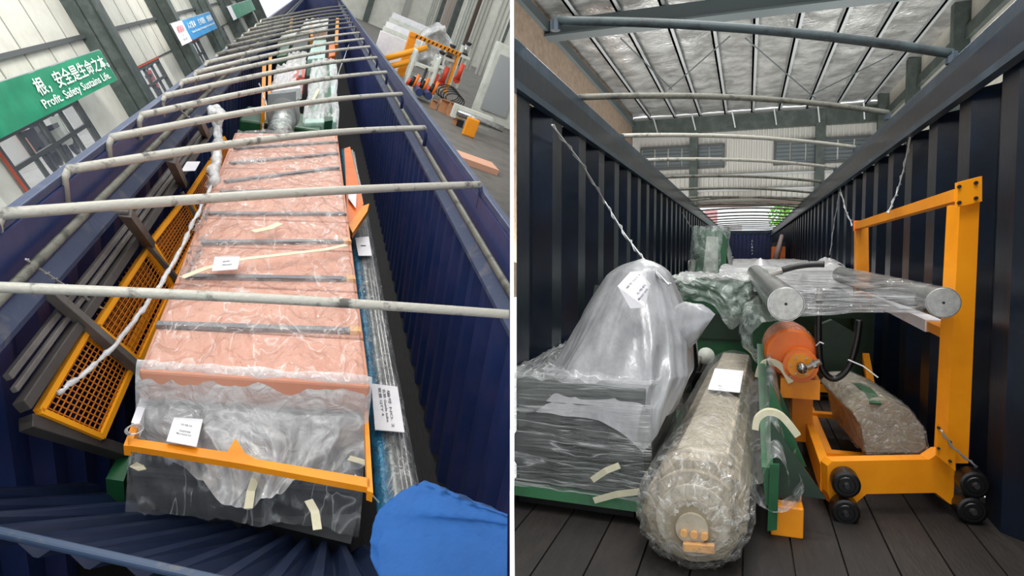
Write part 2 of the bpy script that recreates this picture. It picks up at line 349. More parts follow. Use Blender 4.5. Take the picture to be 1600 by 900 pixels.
# ================================================================ SETTING: factory hall wall (left)
WX = -6.0
bay = 7.7; cols = [11.45 + bay * k for k in range(7)]
wt, wb_ = -.68, -2.6
for k, y0 in enumerate(cols):
    ya, yb = y0 + .7, y0 + bay
    wa, wz = y0 + 2.05 - .8, y0 + 5.05         # window span
    if k == 0: wa, wz = 12.2, 16.3
    h = struct(H, 'wall_hall_left', MB().box(WX - .12, WX, y0, y0 + bay, wt + .02, 6).box(WX - .12, WX, y0, wa, wb_, wt + .02).box(WX - .12, WX, wz, y0 + bay, wb_, wt + .02), white, clip=-1)
    for j in range(1, 6):
        yy = y0 + j * bay / 6
        props(build(MB().box(WX, WX + .012, yy - .02, yy + .02, wt + .06, 6), 'panel_seam', H, seam, None), kind='structure')
    props(build(MB().box(WX, WX + .10, y0, y0 + bay, .40, .5), 'trim_purlin', H, framem), kind='structure')
    props(build(MB().box(WX, WX + .03, y0, y0 + bay, wt + .02, wt + .06), 'trim_sill_line', H, framem), kind='structure')
    wn = Thing(H, 'window_%d' % (k + 1), (WX, (wa + wz) / 2, wb_), None, None); wn.o['kind'] = 'structure'
    fr = MB(); fr.box(WX - .08, WX + .04, wa, wa + .12, wb_, wt).box(WX - .08, WX + .04, wz - .12, wz, wb_, wt).box(WX - .08, WX + .04, wa, wz, wt - .08, wt)
    wn.part('window_frame', fr, framem)
    if k < 3: wn.part('trim_strip', MB().box(WX + .04, WX + .06, wa - .06, wz + .06, wt, wt + .05).box(WX + .04, WX + .06, wa - .1, wa - .02, wb_, wt), redtrim)
    for j in range(1, 4): wn.part('mullion', MB().box(WX - .06, WX + .02, wa + (wz - wa) * j / 4 - .028, wa + (wz - wa) * j / 4 + .028, wb_, wt), framem)
    for zz in (-1.22, -1.9): wn.part('transom', MB().box(WX - .06, WX + .03, wa, wz, zz - .04, zz + .04), framem)
    for j in range(4):
        wn.part('pane', MB().box(WX - .035, WX - .03, wa + (wz - wa) * j / 4 + .04, wa + (wz - wa) * (j + 1) / 4 - .04, wb_, wt - .08), glassm)
    if k > 0:
        yc = y0 - .35
        cm = MB().box(WX, WX + .7, yc, yc + .04, -3, 6).box(WX + .30, WX + .34, yc - .0, yc + .35, -3, 6).box(WX + .66, WX + .70, yc - .1, yc + .45, -3, 6).box(WX, WX + .66, yc + .14, yc + .2, -3, 6)
        props(build(cm, 'column', H, colm), kind='structure')
struct(H, 'ground_outside', MB().box(WX - 60, WX - .13, 0, 90, -3.2, -3.1), ginz)
# buildings seen outside the windows
outw = pm('outside_white', '#f6f6f4', .8)
for k, (y, c, x) in enumerate([(12.5, machw, -14), (20, palegreen, -13), (28, machw, -15), (36, machw, -14)]):
    t = Thing(H, 'outside_building', (x, y + 3, -3.1), 'pale low building beyond hall window %s' % ['with scooters in front', 'with the blue tarp', 'above the blue banner end', 'farthest along the wall'][k], 'building', 'buildings beyond the hall windows')
    t.part('wall', MB().box(x - 3, x, y, y + 6, -3.1, 2.2), outw)
    t.part('pillar', MB().box(x, x + .3, y + 4.7, y + 5.1, -3.1, 2.2), pm('salmon_pillar', '#d9a088', .8) if k == 0 else bpy.data.materials['salmon_pillar'])
    t.part('window', MB().box(x, x + .05, y + 1, y + 3, -1.6, .4), framem)
def scooter(p, label, bodym, s=1.0, a=0.0):
    t = Thing(H, 'scooter', p, label, 'scooter', None)
    ca, sa = math.cos(a), math.sin(a)
    def q(u, z, off=0): return V(p[0] + off * ca - u * sa * s, p[1] + u * ca * s + off * sa, p[2] + z * s)
    for nm, u in (('wheel', -.6), ('wheel', .6)):
        m = MB(); m.tube([q(u + .27 * math.cos(k * math.pi / 8), .28 + .27 * math.sin(k * math.pi / 8)) for k in range(17)], .06 * s, 8, False)
        t.part(nm, m, black, smooth=True)
    t.part('body', MB().prism([q(-.75, .45, -.12), q(.1, .3, -.12), q(.35, .35, -.12), q(.55, .95, -.12), q(.45, 1.0, -.12), q(.2, .5, -.12), q(-.1, .5, -.12), q(-.2, .78, -.12), q(-.8, .8, -.12)], (.24 * ca, .24 * sa, 0)), bodym)
    t.part('seat', MB().prism([q(-.85, .8, -.14), q(-.15, .78, -.14), q(-.15, .88, -.14), q(-.85, .92, -.14)], (.28 * ca, .28 * sa, 0)), black)
    t.part('handlebar', MB().tube([q(.45, 1.15, -.32), q(.52, 1.08, 0), q(.45, 1.15, .32)], .025 * s, 6), blackm)
    t.part('fork', MB().tube([q(.5, 1.08), q(.62, .3)], .035 * s, 6), blackm)
    t.part('mirror', MB().tube([q(.45, 1.15, -.25), q(.42, 1.4, -.3), q(.42, 1.45, -.3)], [.01, .01, .05], 6), blackm)
def spot(px, py, x): return at(H, px, py, 0, x)
p = spot(93, 262, -8.2); scooter((p.x, p.y, p.z), 'dark scooter outside the window under the green banner', blackm, 1.25, .3)
p = spot(118, 246, -8.4); scooter((p.x, p.y, p.z), 'pale grey scooter beside the dark one outside the window', machw, 1.15, .2)
p = spot(232, 160, -8.0); scooter((p.x, p.y, p.z), 'scooter under a blue cover outside the second window', pm('cover_blue', '#2f7fd0', .5), 1.3, .1)
p = spot(252, 150, -8.6); scooter((p.x, p.y, p.z), 'red and grey scooter right of the blue covered one', redm, 1.1, .2)

# banners on the wall
def banner(y0, y1, z0, z1, mat, label, items, xoff=.72, extra=None):
    x = WX + xoff
    t = Thing(H, 'wall_banner', (x, (y0 + y1) / 2, z0), label, 'banner')
    t.part('sheet', MB().grid(30, 6, lambda u, v: (x + .02 * nz(u * 6, v * 3, 3), y0 + (y1 - y0) * u, z0 + (z1 - z0) * v)), mat, smooth=True)
    t.part('rail', MB().tube([V(x - .02, y0, z1), V(x - .02, y1, z1)], .02, 6).tube([V(x - .02, y1, z0), V(x - .02, y1, z1)], .025, 6), silverf)
    for body, ya, yb, za, zb, m in items:
        mbt = text_mb(body, (x + .012, ya, za), (0, 1, 0), (0, 0, 1), yb - ya, zb - za, .012)
        if mbt.v: t.part('lettering', mbt, m, fix=False)
    return t
s = (WX + .72) / WX
def BY(px, py): q = at(H, px, py, 0, WX + .72); return q.y, q.z
y1_, zt = BY(156, 78); _, zb = BY(178, 128); yl = BY(0, 140)[0] - 1
cA = BY(69, 165); cB = BY(165, 100)
banner(yl, y1_, zb, zt, green_b, 'long green banner with white Chinese and English slogan on the hall wall',
       [('根，安全是生命之本。', BY(58, 145)[0], BY(168, 100)[0], zb + .29, zb + .60, letter), ('Profit. Safety Sustains Life.', BY(66, 165)[0], BY(170, 118)[0], zb + .05, zb + .25, letter)])
ya = BY(284, 32)[0]; yb = BY(327, 18)[0]; zt = BY(300, 27)[1]; zb = BY(300, 63)[1]
banner(ya, yb, zb, zt, blue_b, 'blue banner with white slogan beside the white logo board',
       [('人才是本', ya + .35, ya + 2.0, zb + .36, zb + .60, letter), ('技术是根', ya + 2.7, ya + 4.2, zb + .36, zb + .60, letter), ('创新是魂', ya + 4.8, ya + 6.1, zb + .36, zb + .60, letter),
        ('Talent is Foundation, Technology is Root, Innovation is Soul', ya + .6, ya + 6.1, zb + .18, zb + .28, letter)])
yw = BY(268, 40)[0]
banner(yw, ya - .02, zb - .02, zt + .0, paper, 'white board with red letters left of the blue banner',
       [('XIXX', yw + .4, ya - .35, zb + .36, zb + .58, redl), ('机械', yw + .8, ya - .9, zb + .22, zb + .30, greyl), ('MACHINERY', yw + .6, ya - .6, zb + .10, zb + .17, greyl)])
ya = BY(366, 20)[0]; yb = BY(388, 8)[0]
banner(ya, yb + 3, zb, zt, green_b, 'small far green banner with a white end near the top', [])
banner(ya - 1.6, ya - .02, zb, zt, paper, 'narrow white board at the end of the far green banner', [])

# ================================================================ SETTING: factory floor (right of the left container)
GF = -2.2
gf = struct(G, 'floor_factory', MB().box(-3, 40, 1, 110, GF - .1, GF), floorc, clip=-1)
bm = bmesh.new(); bm.from_mesh(gf.data); li = gf.matrix_world.inverted() @ L
co = li @ V(XR + .3, 0, 0); no = (li.to_3x3() @ V(1, 0, 0)).normalized()
bmesh.ops.bisect_plane(bm, geom=bm.verts[:] + bm.edges[:] + bm.faces[:], plane_co=co, plane_no=no, clear_inner=True); bm.to_mesh(gf.data); bm.free()
# crosswise partition of the hall in the far right
gw = struct(G, 'wall_factory_far', MB().box(-12, 40, 66, 66.3, -12, 30), white, clip=-1)
bm = bmesh.new(); bm.from_mesh(gw.data)
bmesh.ops.bisect_plane(bm, geom=bm.verts[:] + bm.edges[:] + bm.faces[:], plane_co=co, plane_no=no, clear_inner=True); bm.to_mesh(gw.data); bm.free()
for k in range(7):
    x = 1 + k * 3.2; props(build(MB().box(x, x + .5, 65.6, 66, -6, 30), 'column', G, colm if k % 2 else seam, clip=-1), kind='structure')
def dist(M, px, py, ax, v): return at(M, px, py, ax, v).length
def S(px, py, z=GF): p = at(G, px, py, 2, z); return p, p.length / FPX     # foot point and metres per photo pixel there
# curtain-like tall white panels standing at the back
for k, (px, py, wpx, m, lab) in enumerate([(700, 108, 12, machw, 'pale tall panel left of the dark gap'), (722, 118, 16, white, 'wide pale tall panel in the corner'), (676, 92, 14, pm('pinkish_panel', '#b5a49a', .7), 'pinkish tall panel behind the wrapped machine'), (655, 80, 10, machw, 'narrow pale tall panel behind the yellow portal'), (748, 130, 20, white, 'tall pale panel beyond the white machine')]):
    p, s = S(px, py, GF); p = p * 1.25; p.z = GF; s *= 1.25
    t = Thing(G, 'standing_panel', p, lab, 'panel', None, clip=-1)
    t.part('sheet', MB().box(p.x - wpx * s * .5, p.x + wpx * s * .5, p.y, p.y + .15, GF, GF + 150 * s), m)
    for j in range(3): t.part('rib', MB().box(p.x + wpx * s * (j / 3 - .4), p.x + wpx * s * (j / 3 - .33), p.y - .15, p.y, GF, GF + 150 * s), seam)
p, s = S(686, 100); p = p * 1.24; p.z = GF; s *= 1.24
props(build(MB().box(p.x - 4 * s, p.x + 4 * s, p.y, p.y + .5, GF, GF + 150 * s), 'column', G, colm, clip=-1), kind='structure')
p, s = S(712, 112); p = p * 1.24; p.z = GF; s *= 1.24
props(build(MB().box(p.x - 2 * s, p.x + 2 * s, p.y, p.y + .5, GF, GF + 150 * s), 'column', G, pm('brown_column', '#4a3a30', .7), clip=-1), kind='structure')
# white boards leaning in a rack
for k in range(5):
    p, s = S(612 + k * 5, 108 - k * 8)
    single(G, 'leaning_board', MB().box(p.x - 30 * s, p.x + 26 * s, p.y, p.y + .3, GF, GF + (44 - k * 1) * s), machw if k % 2 else paper,
           '%s of the large white boards stacked beyond the container rim' % ['front', 'second', 'middle', 'fourth', 'rearmost'][k], 'board', 'white boards beyond the rim', clip=-1)
# yellow portal with black stripes
p, s = S(624, 118)
t = Thing(G, 'striped_portal', p, 'yellow portal frame with black and yellow striped top bar', 'frame', clip=-1)
w0, hh = 74 * s, 60 * s
t.part('post', MB().box(p.x - .1, p.x + .1 + 3 * s, p.y, p.y + .3, GF, GF + hh), yellow); t.part('post', MB().box(p.x + w0 - 3 * s, p.x + w0, p.y, p.y + .3, GF, GF + hh), yellow)
tb = t.part('top_bar', MB().box(p.x - .1, p.x + w0, p.y - .05, p.y + .35, GF + hh - 3 * s, GF + hh + 3 * s), yellow)
for k in range(12):
    x = p.x + k * w0 / 12 + .1; t.part('stripe', MB().prism([V(x, p.y - .07, GF + hh - 2 * s), V(x + 2 * s, p.y - .07, GF + hh - 2 * s), V(x + 3.4 * s, p.y - .07, GF + hh + 2 * s), V(x + 1.4 * s, p.y - .07, GF + hh + 2 * s)], (0, -.02, 0)), black, tb)
for k, zz in enumerate((14, 24)):
    q, s2 = S(618, 100)
    single(G, 'yellow_pipe', MB().tube([at(G, 600, 92 - k * -14 , 1, p.y - 1), at(G, 668 - 20 * k, 74 + 20 * k, 1, p.y - 1)], 4 * s, 8), yellow2, ['upper yellow pipe across the white frame', 'lower yellow pipe across the white frame'][k], 'pipe', clip=-1, smooth=True)
# white lifting frame
p, s = S(628, 140); s *= .98
t = Thing(G, 'lifting_frame', p, 'white steel lifting frame standing below the yellow pipes', 'frame', clip=-1)
for xx in (0, 36): t.part('post', MB().box(p.x + xx * s, p.x + (xx + 6) * s, p.y, p.y + .4, GF, GF + 62 * s), machw, bevel=.05)
for zz in (12, 40): t.part('crossbar', MB().box(p.x, p.x + 40 * s, p.y + .05, p.y + .3, GF + zz * s, GF + (zz + 5) * s), machw)
t.part('box', MB().box(p.x + 12 * s, p.x + 30 * s, p.y - .3, p.y + .2, GF + 8 * s, GF + 26 * s), machw)
t.part('spring_rod', MB().tube([V(p.x + 20 * s, p.y - .4, GF), V(p.x + 22 * s, p.y - .4, GF + 44 * s)], 2 * s, 8), black, smooth=True)
# wrapped machine behind
p, s = S(668, 112)
single(G, 'wrapped_machine', MB().grid(24, 16, lambda u, v: (p.x + (-26 + 54 * u + 3 * nz(u * 5, v * 5)) * s, p.y + 1 + 2 * nz(u * 4, v * 4, 4), GF + (70 * v * math.sin(math.pi * min(max(u, .03), .97)) ** .4 + 3 * crease(u, v, 2, 5)) * s)), film_m,
       'machine wrapped in grey plastic behind the striped portal', 'machine', clip=-1, smooth=True)
# red / grey valve machine: columns with cylinders
for k, (px, py, lab) in enumerate([(668, 150, 'red and grey actuator unit nearest the rim'), (684, 140, 'middle red and grey actuator unit'), (708, 136, 'tall red and grey actuator unit beside the curtain')]):
    p, s = S(px, py)
    t = Thing(G, 'actuator_unit', p, lab, 'machine', 'red and grey actuator units', clip=-1)
    t.part('column', MB().box(p.x - 7 * s, p.x - 4 * s, p.y, p.y + .3, GF, GF + 60 * s).box(p.x + 4 * s, p.x + 7 * s, p.y, p.y + .3, GF, GF + 60 * s), machw)
    t.part('plate', MB().box(p.x - 8 * s, p.x + 8 * s, p.y - .2, p.y + .5, GF + 44 * s, GF + 48 * s), machw)
    t.part('cylinder', MB().tube([V(p.x, p.y, GF + 48 * s), V(p.x, p.y, GF + 64 * s)], 4 * s, 12), steel, smooth=True)
    t.part('cap', MB().tube([V(p.x, p.y, GF + 64 * s), V(p.x, p.y, GF + 67 * s)], 5 * s, 12), black)
    t.part('cap', MB().tube([V(p.x, p.y, GF + 47 * s), V(p.x, p.y, GF + 50 * s)], 5 * s, 12), black)
    t.part('motor', MB().tube([V(p.x, p.y - .3, GF + 14 * s), V(p.x + 1 * s, p.y - .3, GF + 36 * s)], 3.5 * s, 10), redm, smooth=True)
    t.part('hub', MB().tube([V(p.x, p.y - .2, GF + 12 * s), V(p.x, p.y - 5 * s, GF + 12 * s)], 5.5 * s, 14), redm)
    t.part('hub_bore', MB().tube([V(p.x, p.y - 5 * s, GF + 12 * s), V(p.x, p.y - 5.6 * s, GF + 12 * s)], 3 * s, 12), blackm)
p, s = S(650, 152)
t = Thing(G, 'valve_bench', p, 'grey bench with red valves and two blue handwheels', 'bench', clip=-1)
t.part('table', MB().box(p.x - 20 * s, p.x + 24 * s, p.y, p.y + 8 * s, GF, GF + 12 * s), machw)
for k in range(2): t.part('handwheel', MB().tube([V(p.x + (-4 + k * 14) * s, p.y - .1, GF + 12 * s), V(p.x + (-4 + k * 14) * s, p.y - .8, GF + 12 * s)], 5.5 * s, 14), pm('wheel_blue', '#25345e', .4) if k == 0 else bpy.data.materials['wheel_blue'])
for k in range(9): t.part('valve', MB().tube([V(p.x + (-18 + k * 5) * s, p.y + 2 * s, GF + 12 * s), V(p.x + (-16 + k * 5) * s, p.y + 2 * s, GF + (22 + 5 * (k % 3)) * s)], 2.4 * s, 8), (redm, blackm, orange)[k % 3], smooth=True)
for k, (px, py, sz, hgt, lab) in enumerate([(690, 176, 12, 24, 'tall brown cardboard carton nearest the rim'), (702, 182, 9, 26, 'brown carton standing in the middle'), (712, 196, 10, 14, 'low open carton in front of the others'), (676, 170, 8, 16, 'small carton behind the others')]):
    p, s = S(px, py)
    t = Thing(G, 'carton', p, lab, 'box', 'cartons beyond the rim', clip=-1)
    t.part('body', MB().box(p.x - sz * s * .5, p.x + sz * s * .5, p.y, p.y + sz * s, GF, GF + hgt * s * .7), cardb)
    t.part('flap', MB().prism([V(p.x - sz * s * .5, p.y, GF + hgt * s * .7), V(p.x + sz * s * .5, p.y, GF + hgt * s * .7), V(p.x + sz * s * .5, p.y - 5 * s, GF + hgt * s * .8), V(p.x - sz * s * .5, p.y - 5 * s, GF + hgt * s * .8)], (0, 0, .03)), cardb)
p, s = S(700, 158)
mbc = MB()
for k in range(5): mbc.tube([V(p.x + (14 + k) * s * math.cos(a * .4), p.y - 1 + .4 * k, GF + (8 + k * .7) * s * math.sin(a * .4) + 9 * s) for a in range(17)], .8 * s, 6, False)
single(G, 'cable_coil', mbc, black, 'coil of black cable above the cartons', 'cable', clip=-1)
p, s = S(722, 200)
t = Thing(G, 'roller_table', p, 'steel machine with a roller beside the cartons', 'machine', clip=-1)
t.part('trough', MB().box(p.x - 22 * s, p.x + 40 * s, p.y, p.y + 10 * s, GF + 10 * s, GF + 30 * s), machw)
t.part('roller', MB().tube([V(p.x - 16 * s, p.y - 2 * s, GF + 20 * s), V(p.x + 60 * s, p.y - 2 * s, GF + 20 * s)], 5 * s, 14), steel, smooth=True)
t.part('leg', MB().box(p.x - 10 * s, p.x + 0 * s, p.y, p.y + 4 * s, GF, GF + 12 * s), blackm)
p, s = S(735, 215)
single(G, 'yellow_stand', MB().box(p.x - 14 * s, p.x + 6 * s, p.y, p.y + 6 * s, GF, GF + 28 * s), yellow, 'yellow stand under the steel roller machine', 'stand', clip=-1, bevel=.03)
p, s = S(740, 262)
single(G, 'cardboard_sheet', MB().box(p.x - 30 * s, p.x + 40 * s, p.y, p.y + 50 * s, GF, GF + .12), pm('peach_card', '#d9a68a', .8), 'peach cardboard sheet lying against the outer rim', 'cardboard', clip=-1)
p, s = S(790, 200)
t = Thing(G, 'white_cabinet', p, 'white machine cabinet standing by the partition', 'cabinet', clip=-1)
t.part('body', MB().box(p.x - 55 * s, p.x + 30 * s, p.y, p.y + 20 * s, GF, GF + 110 * s), machw)
t.part('door', MB().box(p.x - 48 * s, p.x - 8 * s, p.y - .1, p.y, GF + 14 * s, GF + 95 * s), silverf)

# ================================================================ LEFT CARGO
# salmon pack
c = [V(-.66, 2.68, 0), V(.325, 2.58, 0), V(.275, 8.1, 0), V(-.81, 7.5, 0)]
ZT = -1.70
t = Thing(L, 'panel_pack', (-.2, 5, ZT - .16), 'long pack of salmon insulation boards under clear wrinkled film', 'pack')
nb = 9
ys = [0, .085, .19, .31, .42, .56, .70, .83, .92, 1]
def PK(u, v, z): return c[0].lerp(c[1], u).lerp(c[3].lerp(c[2], u), v) + V(0, 0, z)
for k in range(nb):
    a, b = ys[k] + .002, ys[k + 1] - .002
    t.part('board', MB().hexa([PK(0, a, ZT - .15), PK(1, a, ZT - .15), PK(1, b, ZT - .15), PK(0, b, ZT - .15), PK(0, a, ZT), PK(1, a, ZT), PK(1, b, ZT), PK(0, b, ZT)]), pink, bevel=.012)
strips = [((245, 507), (560, 517)), ((290, 432), (552, 436)), ((315, 379), (545, 377)), ((327, 334), (540, 334)), ((345, 300), (530, 296)), ((352, 284), (528, 262)), ((360, 255), (526, 240)), ((366, 232), (526, 222))]
for k, (a, b) in enumerate(strips):
    A = at(L, *a, 2, ZT + .012); B = at(L, *b, 2, ZT + .012)
    s_ = t.part('strip', MB().bar(A, B, .045, .02), strip)
    if k < 3:
        d = (B - A).normalized()
        t.part('end_block', MB().bar(B - d * .045, B + d * .01, .06, .03), tan, s_)
def filmtop(u, v):
    p = PK(-.015 + 1.03 * u, v, ZT + .035)
    w_ = .022 * crease(p.x * 1.3 + .5 * nz(p.x, p.y), p.y * .8, 1, 2.2) + .010 * crease(p.x, p.y, 4, 6)
    edge = min(1, min(u, 1 - u) * 25)
    return p + V(0, 0, w_ * 1.2 - (1 - edge) * .12)
t.part('film', MB().grid(110, 240, filmtop), film_s, smooth=True, label='clear wrinkled plastic film')
def filmfront(u, v):   # hangs over the near end and billows out to the dark pack
    x = -.675 + 1.01 * u; yn = 2.685 - .10 * u; ln = .10 + .36 * math.exp(-((u - .50) / .26) ** 2) + .06 * nz(u * 5, 2)
    r = min(v / .18, 1); k = max(v - .18, 0) / .82
    y = yn + .05 - .06 * math.sin(r * math.pi / 2) - .9 * ln * k; z = ZT + .035 - .20 * (1 - math.cos(r * math.pi / 2)) - .16 * k
    g = .012 + .045 * k
    f = crease(u * 3.2 + .25 * math.sin(k * 3 + u * 5), k * .7, 3, 1.5)
    return V(x + .03 * k * nz(u * 4, v * 3, 2), y - g * .5 * f, z + g * 1.3 * f + .02 * k * nz(u * 9, v * 5, 9))
t.part('hanging_film', MB().grid(150, 70, filmfront), film_m, smooth=True, label='milky gathered film hanging over the near end')
def flatsheet(M, name, px, plane, mat, label, cat, lines=None, thick=.004, ttl=None):
    pts = [at(M, a, b, 2, plane) for a, b in px]
    t = Thing(M, name, pts[0], label, cat)
    t.part('page', MB().prism(pts, (0, 0, thick)), mat)
    if lines:
        xd = (pts[1] - pts[0]).normalized(); yd = (pts[3] - pts[0]).normalized(); W = (pts[1] - pts[0]).length; Hh = (pts[3] - pts[0]).length
        for (s_, fx, fw, fy, fh) in lines:
            m_ = text_mb(s_, pts[0] + xd * W * fx + yd * Hh * fy + V(0, 0, thick + .002), xd, yd, W * fw, Hh * fh, .002)
            if m_.v: t.part('lettering', m_, darkl, fix=False)
    return t
flatsheet(L, 'label_sheet', [(331, 424), (371, 421), (375, 402), (336, 402)], ZT + .075, paper, 'white label sheet on the salmon boards', 'label', [('—— ———', .35, .4, .3, .04), ('———', .35, .3, .55, .04)])
mb = MB()
pp = [(284, 434), (320, 420), (380, 405), (450, 397), (510, 390), (541, 383)]
P = [at(L, a, b, 2, ZT + .07) for a, b in pp]
def ribbon(P, w_, n=(0, 0, 1), th=.003):
    m = MB(); n = Vector(n); out = []
    for i, p in enumerate(P):
        d = (P[min(i + 1, len(P) - 1)] - P[max(i - 1, 0)]).normalized(); r = d.cross(n).normalized() * w_ / 2; out.append((p - r, p + r))
    for (a, b), (c_, d_) in zip(out, out[1:]): m.hexa([a, b, d_, c_, a + n * th, b + n * th, d_ + n * th, c_ + n * th])
    return m
single(L, 'adhesive_tape', ribbon(P[:], .035), tape, 'long cream tape strip across the middle of the salmon pack', 'tape')
P = [at(L, a, b, 2, ZT + .075) for a, b in [(395, 362), (420, 357), (438, 349)]]
single(L, 'adhesive_tape', ribbon(P, .05), tape, 'short cream tape patch in the upper middle of the salmon pack', 'tape')

# dark wrapped pack in front, lower
t = Thing(L, 'wrapped_engine', (-.2, 2.8, -2.75), 'dark grey machine base wrapped in clear film with tape in front of the salmon pack', 'machine')
zt = -2.16
q = [at(L, 232, 640, 2, zt), at(L, 572, 660, 2, zt), at(L, 566, 765, 2, zt), at(L, 200, 735, 2, zt)]
mb = MB()
for k in range(2): pass
t.part('body', MB().hexa([q[3] + V(.03, .05, -.45), q[2] + V(-.02, .05, -.45), q[1] + V(0, 0, -.45), q[0] + V(0, 0, -.45), q[3], q[2], q[1] + V(0, .5, 0), q[0] + V(0, .5, 0)]), darkpack, bevel=.03)
fr = [at(L, 205, 745, 2, -2.3), at(L, 562, 790, 2, -2.3), at(L, 548, 850, 2, -2.42), at(L, 222, 772, 2, -2.42)]
t.part('front_panel', MB().prism([fr[0], fr[1], fr[2], fr[3]], (0, .02, -.25)), blackm)
for k, (fa, fb) in enumerate(((.05, .30), (.36, .62), (.68, .94))):
    t.part('bundle', MB().tube([q[3].lerp(q[2], (fa + fb) / 2) + V(0, .06, -.02), q[0].lerp(q[1], (fa + fb) / 2) + V(0, .3, -.02)], [.10, .13], 14), darkpack, smooth=True)
t.part('checker_plate', MB().hexa([at(L, 330, 725, 2, zt + .01) + V(0, 0, -.02), at(L, 470, 752, 2, zt + .01) + V(0, 0, -.02), at(L, 500, 720, 2, zt + .01) + V(0, 0, -.02), at(L, 330, 695, 2, zt + .01) + V(0, 0, -.02),
       at(L, 330, 725, 2, zt + .02), at(L, 470, 752, 2, zt + .02), at(L, 500, 720, 2, zt + .02), at(L, 330, 695, 2, zt + .02)]), pm('checker', '#4e5357', .4, .5, '#6a7074', 40, .5, .6, .5, 60))
def drape_front(u, v):
    a = q[3].lerp(q[2], u); b = q[0].lerp(q[1], u)
    if v < .3:
        s_ = v / .3; p = a + V(0, -.06 * (1 - s_) - .02, -.20 * (1 - s_)) + V(0, 0, .03)
    else: p = a.lerp(b + V(0, .2, .04), (v - .3) / .7) + V(0, 0, .05)
    amp = .035
    return p + V(0, -amp * .5 * crease(u, v, 5, 3), amp * crease(u * 2.2, v * 1.3, 8, 2.3) + .03 * math.sin(math.pi * v) + .045 * abs(math.sin(u * 9.4)) * (v > .2))
t.part('film', MB().grid(120, 60, drape_front), film_k, smooth=True, label='clear creased film')
flatsheet(L, 'label_sheet', [(260, 690), (307, 699), (317, 656), (272, 653)], -1.88, paper, 'white label sheet on the dark wrapped machine base', 'label', [('合格证', .3, .4, .72, .05), ('设备部件清单', .3, .4, .45, .06), ('Main machine base', .25, .5, .33, .06)])
for pts, lab in (([(398, 695), (397, 715), (402, 738), (392, 768), (388, 795)], 'cream tape hanging over the yellow bar centre'), ([(482, 782), (492, 800), (496, 828)], 'cream tape at the lower right of the dark base'), ([(218, 703), (238, 705), (256, 708)], 'cream tape under the left end of the yellow bar'), ([(208, 726), (220, 732), (226, 730)], 'crumpled cream tape at the left corner of the dark base'), ([(545, 716), (560, 720), (572, 724)], 'cream tape near the right yellow post')):
    P = [at(L, a, b, 2, -2.02 if i < 3 else -2.07) for i, (a, b) in enumerate(pts)]
    single(L, 'adhesive_tape', ribbon(P, .035), tape, lab, 'tape')
# yellow U frame
t = Thing(L, 'steel_guard', at(L, 200, 690, 2, -1.95), 'yellow steel frame lying across the dark wrapped base', 'frame')
z = -1.90
ya_ = [at(L, 197, 690, 2, z), at(L, 365, 708, 2, z), at(L, 395, 722, 2, z), at(L, 583, 765, 2, z)]
t.part('cross_bar', MB().prism([at(L, 200, 684, 2, z), at(L, 355, 706, 2, z), at(L, 368, 685, 2, z), at(L, 383, 708, 2, z), at(L, 400, 717, 2, z), at(L, 578, 747, 2, z), at(L, 578, 762, 2, z), at(L, 380, 725, 2, z), at(L, 200, 696, 2, z)], (0, 0, -.03)), yellow)
t.part('side_bar', MB().prism([at(L, 193, 696, 2, z), at(L, 204, 697, 2, z), at(L, 243, 595, 2, z), at(L, 232, 595, 2, z)], (0, 0, -.05)), yellow)
t.part('side_bar', MB().prism([at(L, 574, 767, 2, z), at(L, 583, 770, 2, z), at(L, 575, 640, 2, z), at(L, 569, 640, 2, z)], (0, 0, -.05)), yellow)
t.part('wrapping', MB().prism([at(L, 205, 660, 2, z + .02), at(L, 217, 664, 2, z + .02), at(L, 239, 604, 2, z + .02), at(L, 227, 600, 2, z + .02)], (0, 0, -.07)), paper)
mbw = MB()
for k in range(3):
    cc = at(L, 208 + 2 * k, 672 + 2 * k, 2, z + .02); mbw.tube([cc + V(.03 * math.cos(a * .5), .035 * math.sin(a * .5), .01 * k) for a in range(14)], .0025, 5)
single(L, 'tie_wire', mbw, wirel, 'loops of thin wire on the left side bar of the yellow frame', 'wire')
single(L, 'tie_wire', MB().tube([at(L, 555, 742, 2, -1.98), at(L, 568, 758, 2, -2.0), at(L, 592, 785, 2, -2.1)], .004, 5), wirel, 'thin wire at the right corner of the yellow frame', 'wire')

# green machine leg glimpsed lower left and the dark beam above
single(L, 'green_block', MB().prism([at(L, 165, 748, 2, -2.3), at(L, 193, 752, 2, -2.3), at(L, 215, 690, 2, -2.3), at(L, 196, 690, 2, -2.3)], (0, 0, -.3)), greenm, 'dark green machine foot left of the dark wrapped base', 'machine foot')
single(L, 'dark_green_machine', MB().box(-.78, .38, 3.0, 8.0, -3.5, -2.35), greend, 'dark green machine body beneath the salmon pack', 'machine', bevel=.02)

# tube bundle on the right
TZ = -2.2
for k, (x, r, m, lab) in enumerate([(.432, .045, bluef, 'blue film wrapped tube beside the salmon pack'), (.485, .03, silvtube, 'silver foil wrapped tube of the bundle'), (.522, .014, steel, 'thin steel rod of the bundle next to the foil tube'), (.545, .014, steel, 'thin steel rod of the bundle, second from the container wall'), (.568, .014, steel, 'thin steel rod of the bundle closest to the container wall')]):
    single(L, 'wrapped_tube' if k < 2 else 'steel_rod', MB().tube([V(x, 2.0 + .1 * j, TZ + .004 * nz(j, k)) for j in range(75)], r, 12), m, lab, 'tube', 'tube bundle along the right wall', smooth=True)
single(L, 'tube_film', MB().grid(16, 90, lambda u, v: (.505 + .10 * math.cos(math.pi * (1 - u)), 2.0 + 4.6 * v, TZ + .005 + .055 * math.sin(math.pi * u) + .008 * crease(u, v * 12, 2, 2))), film_t, 'clear film round the tube bundle', 'film', smooth=True)
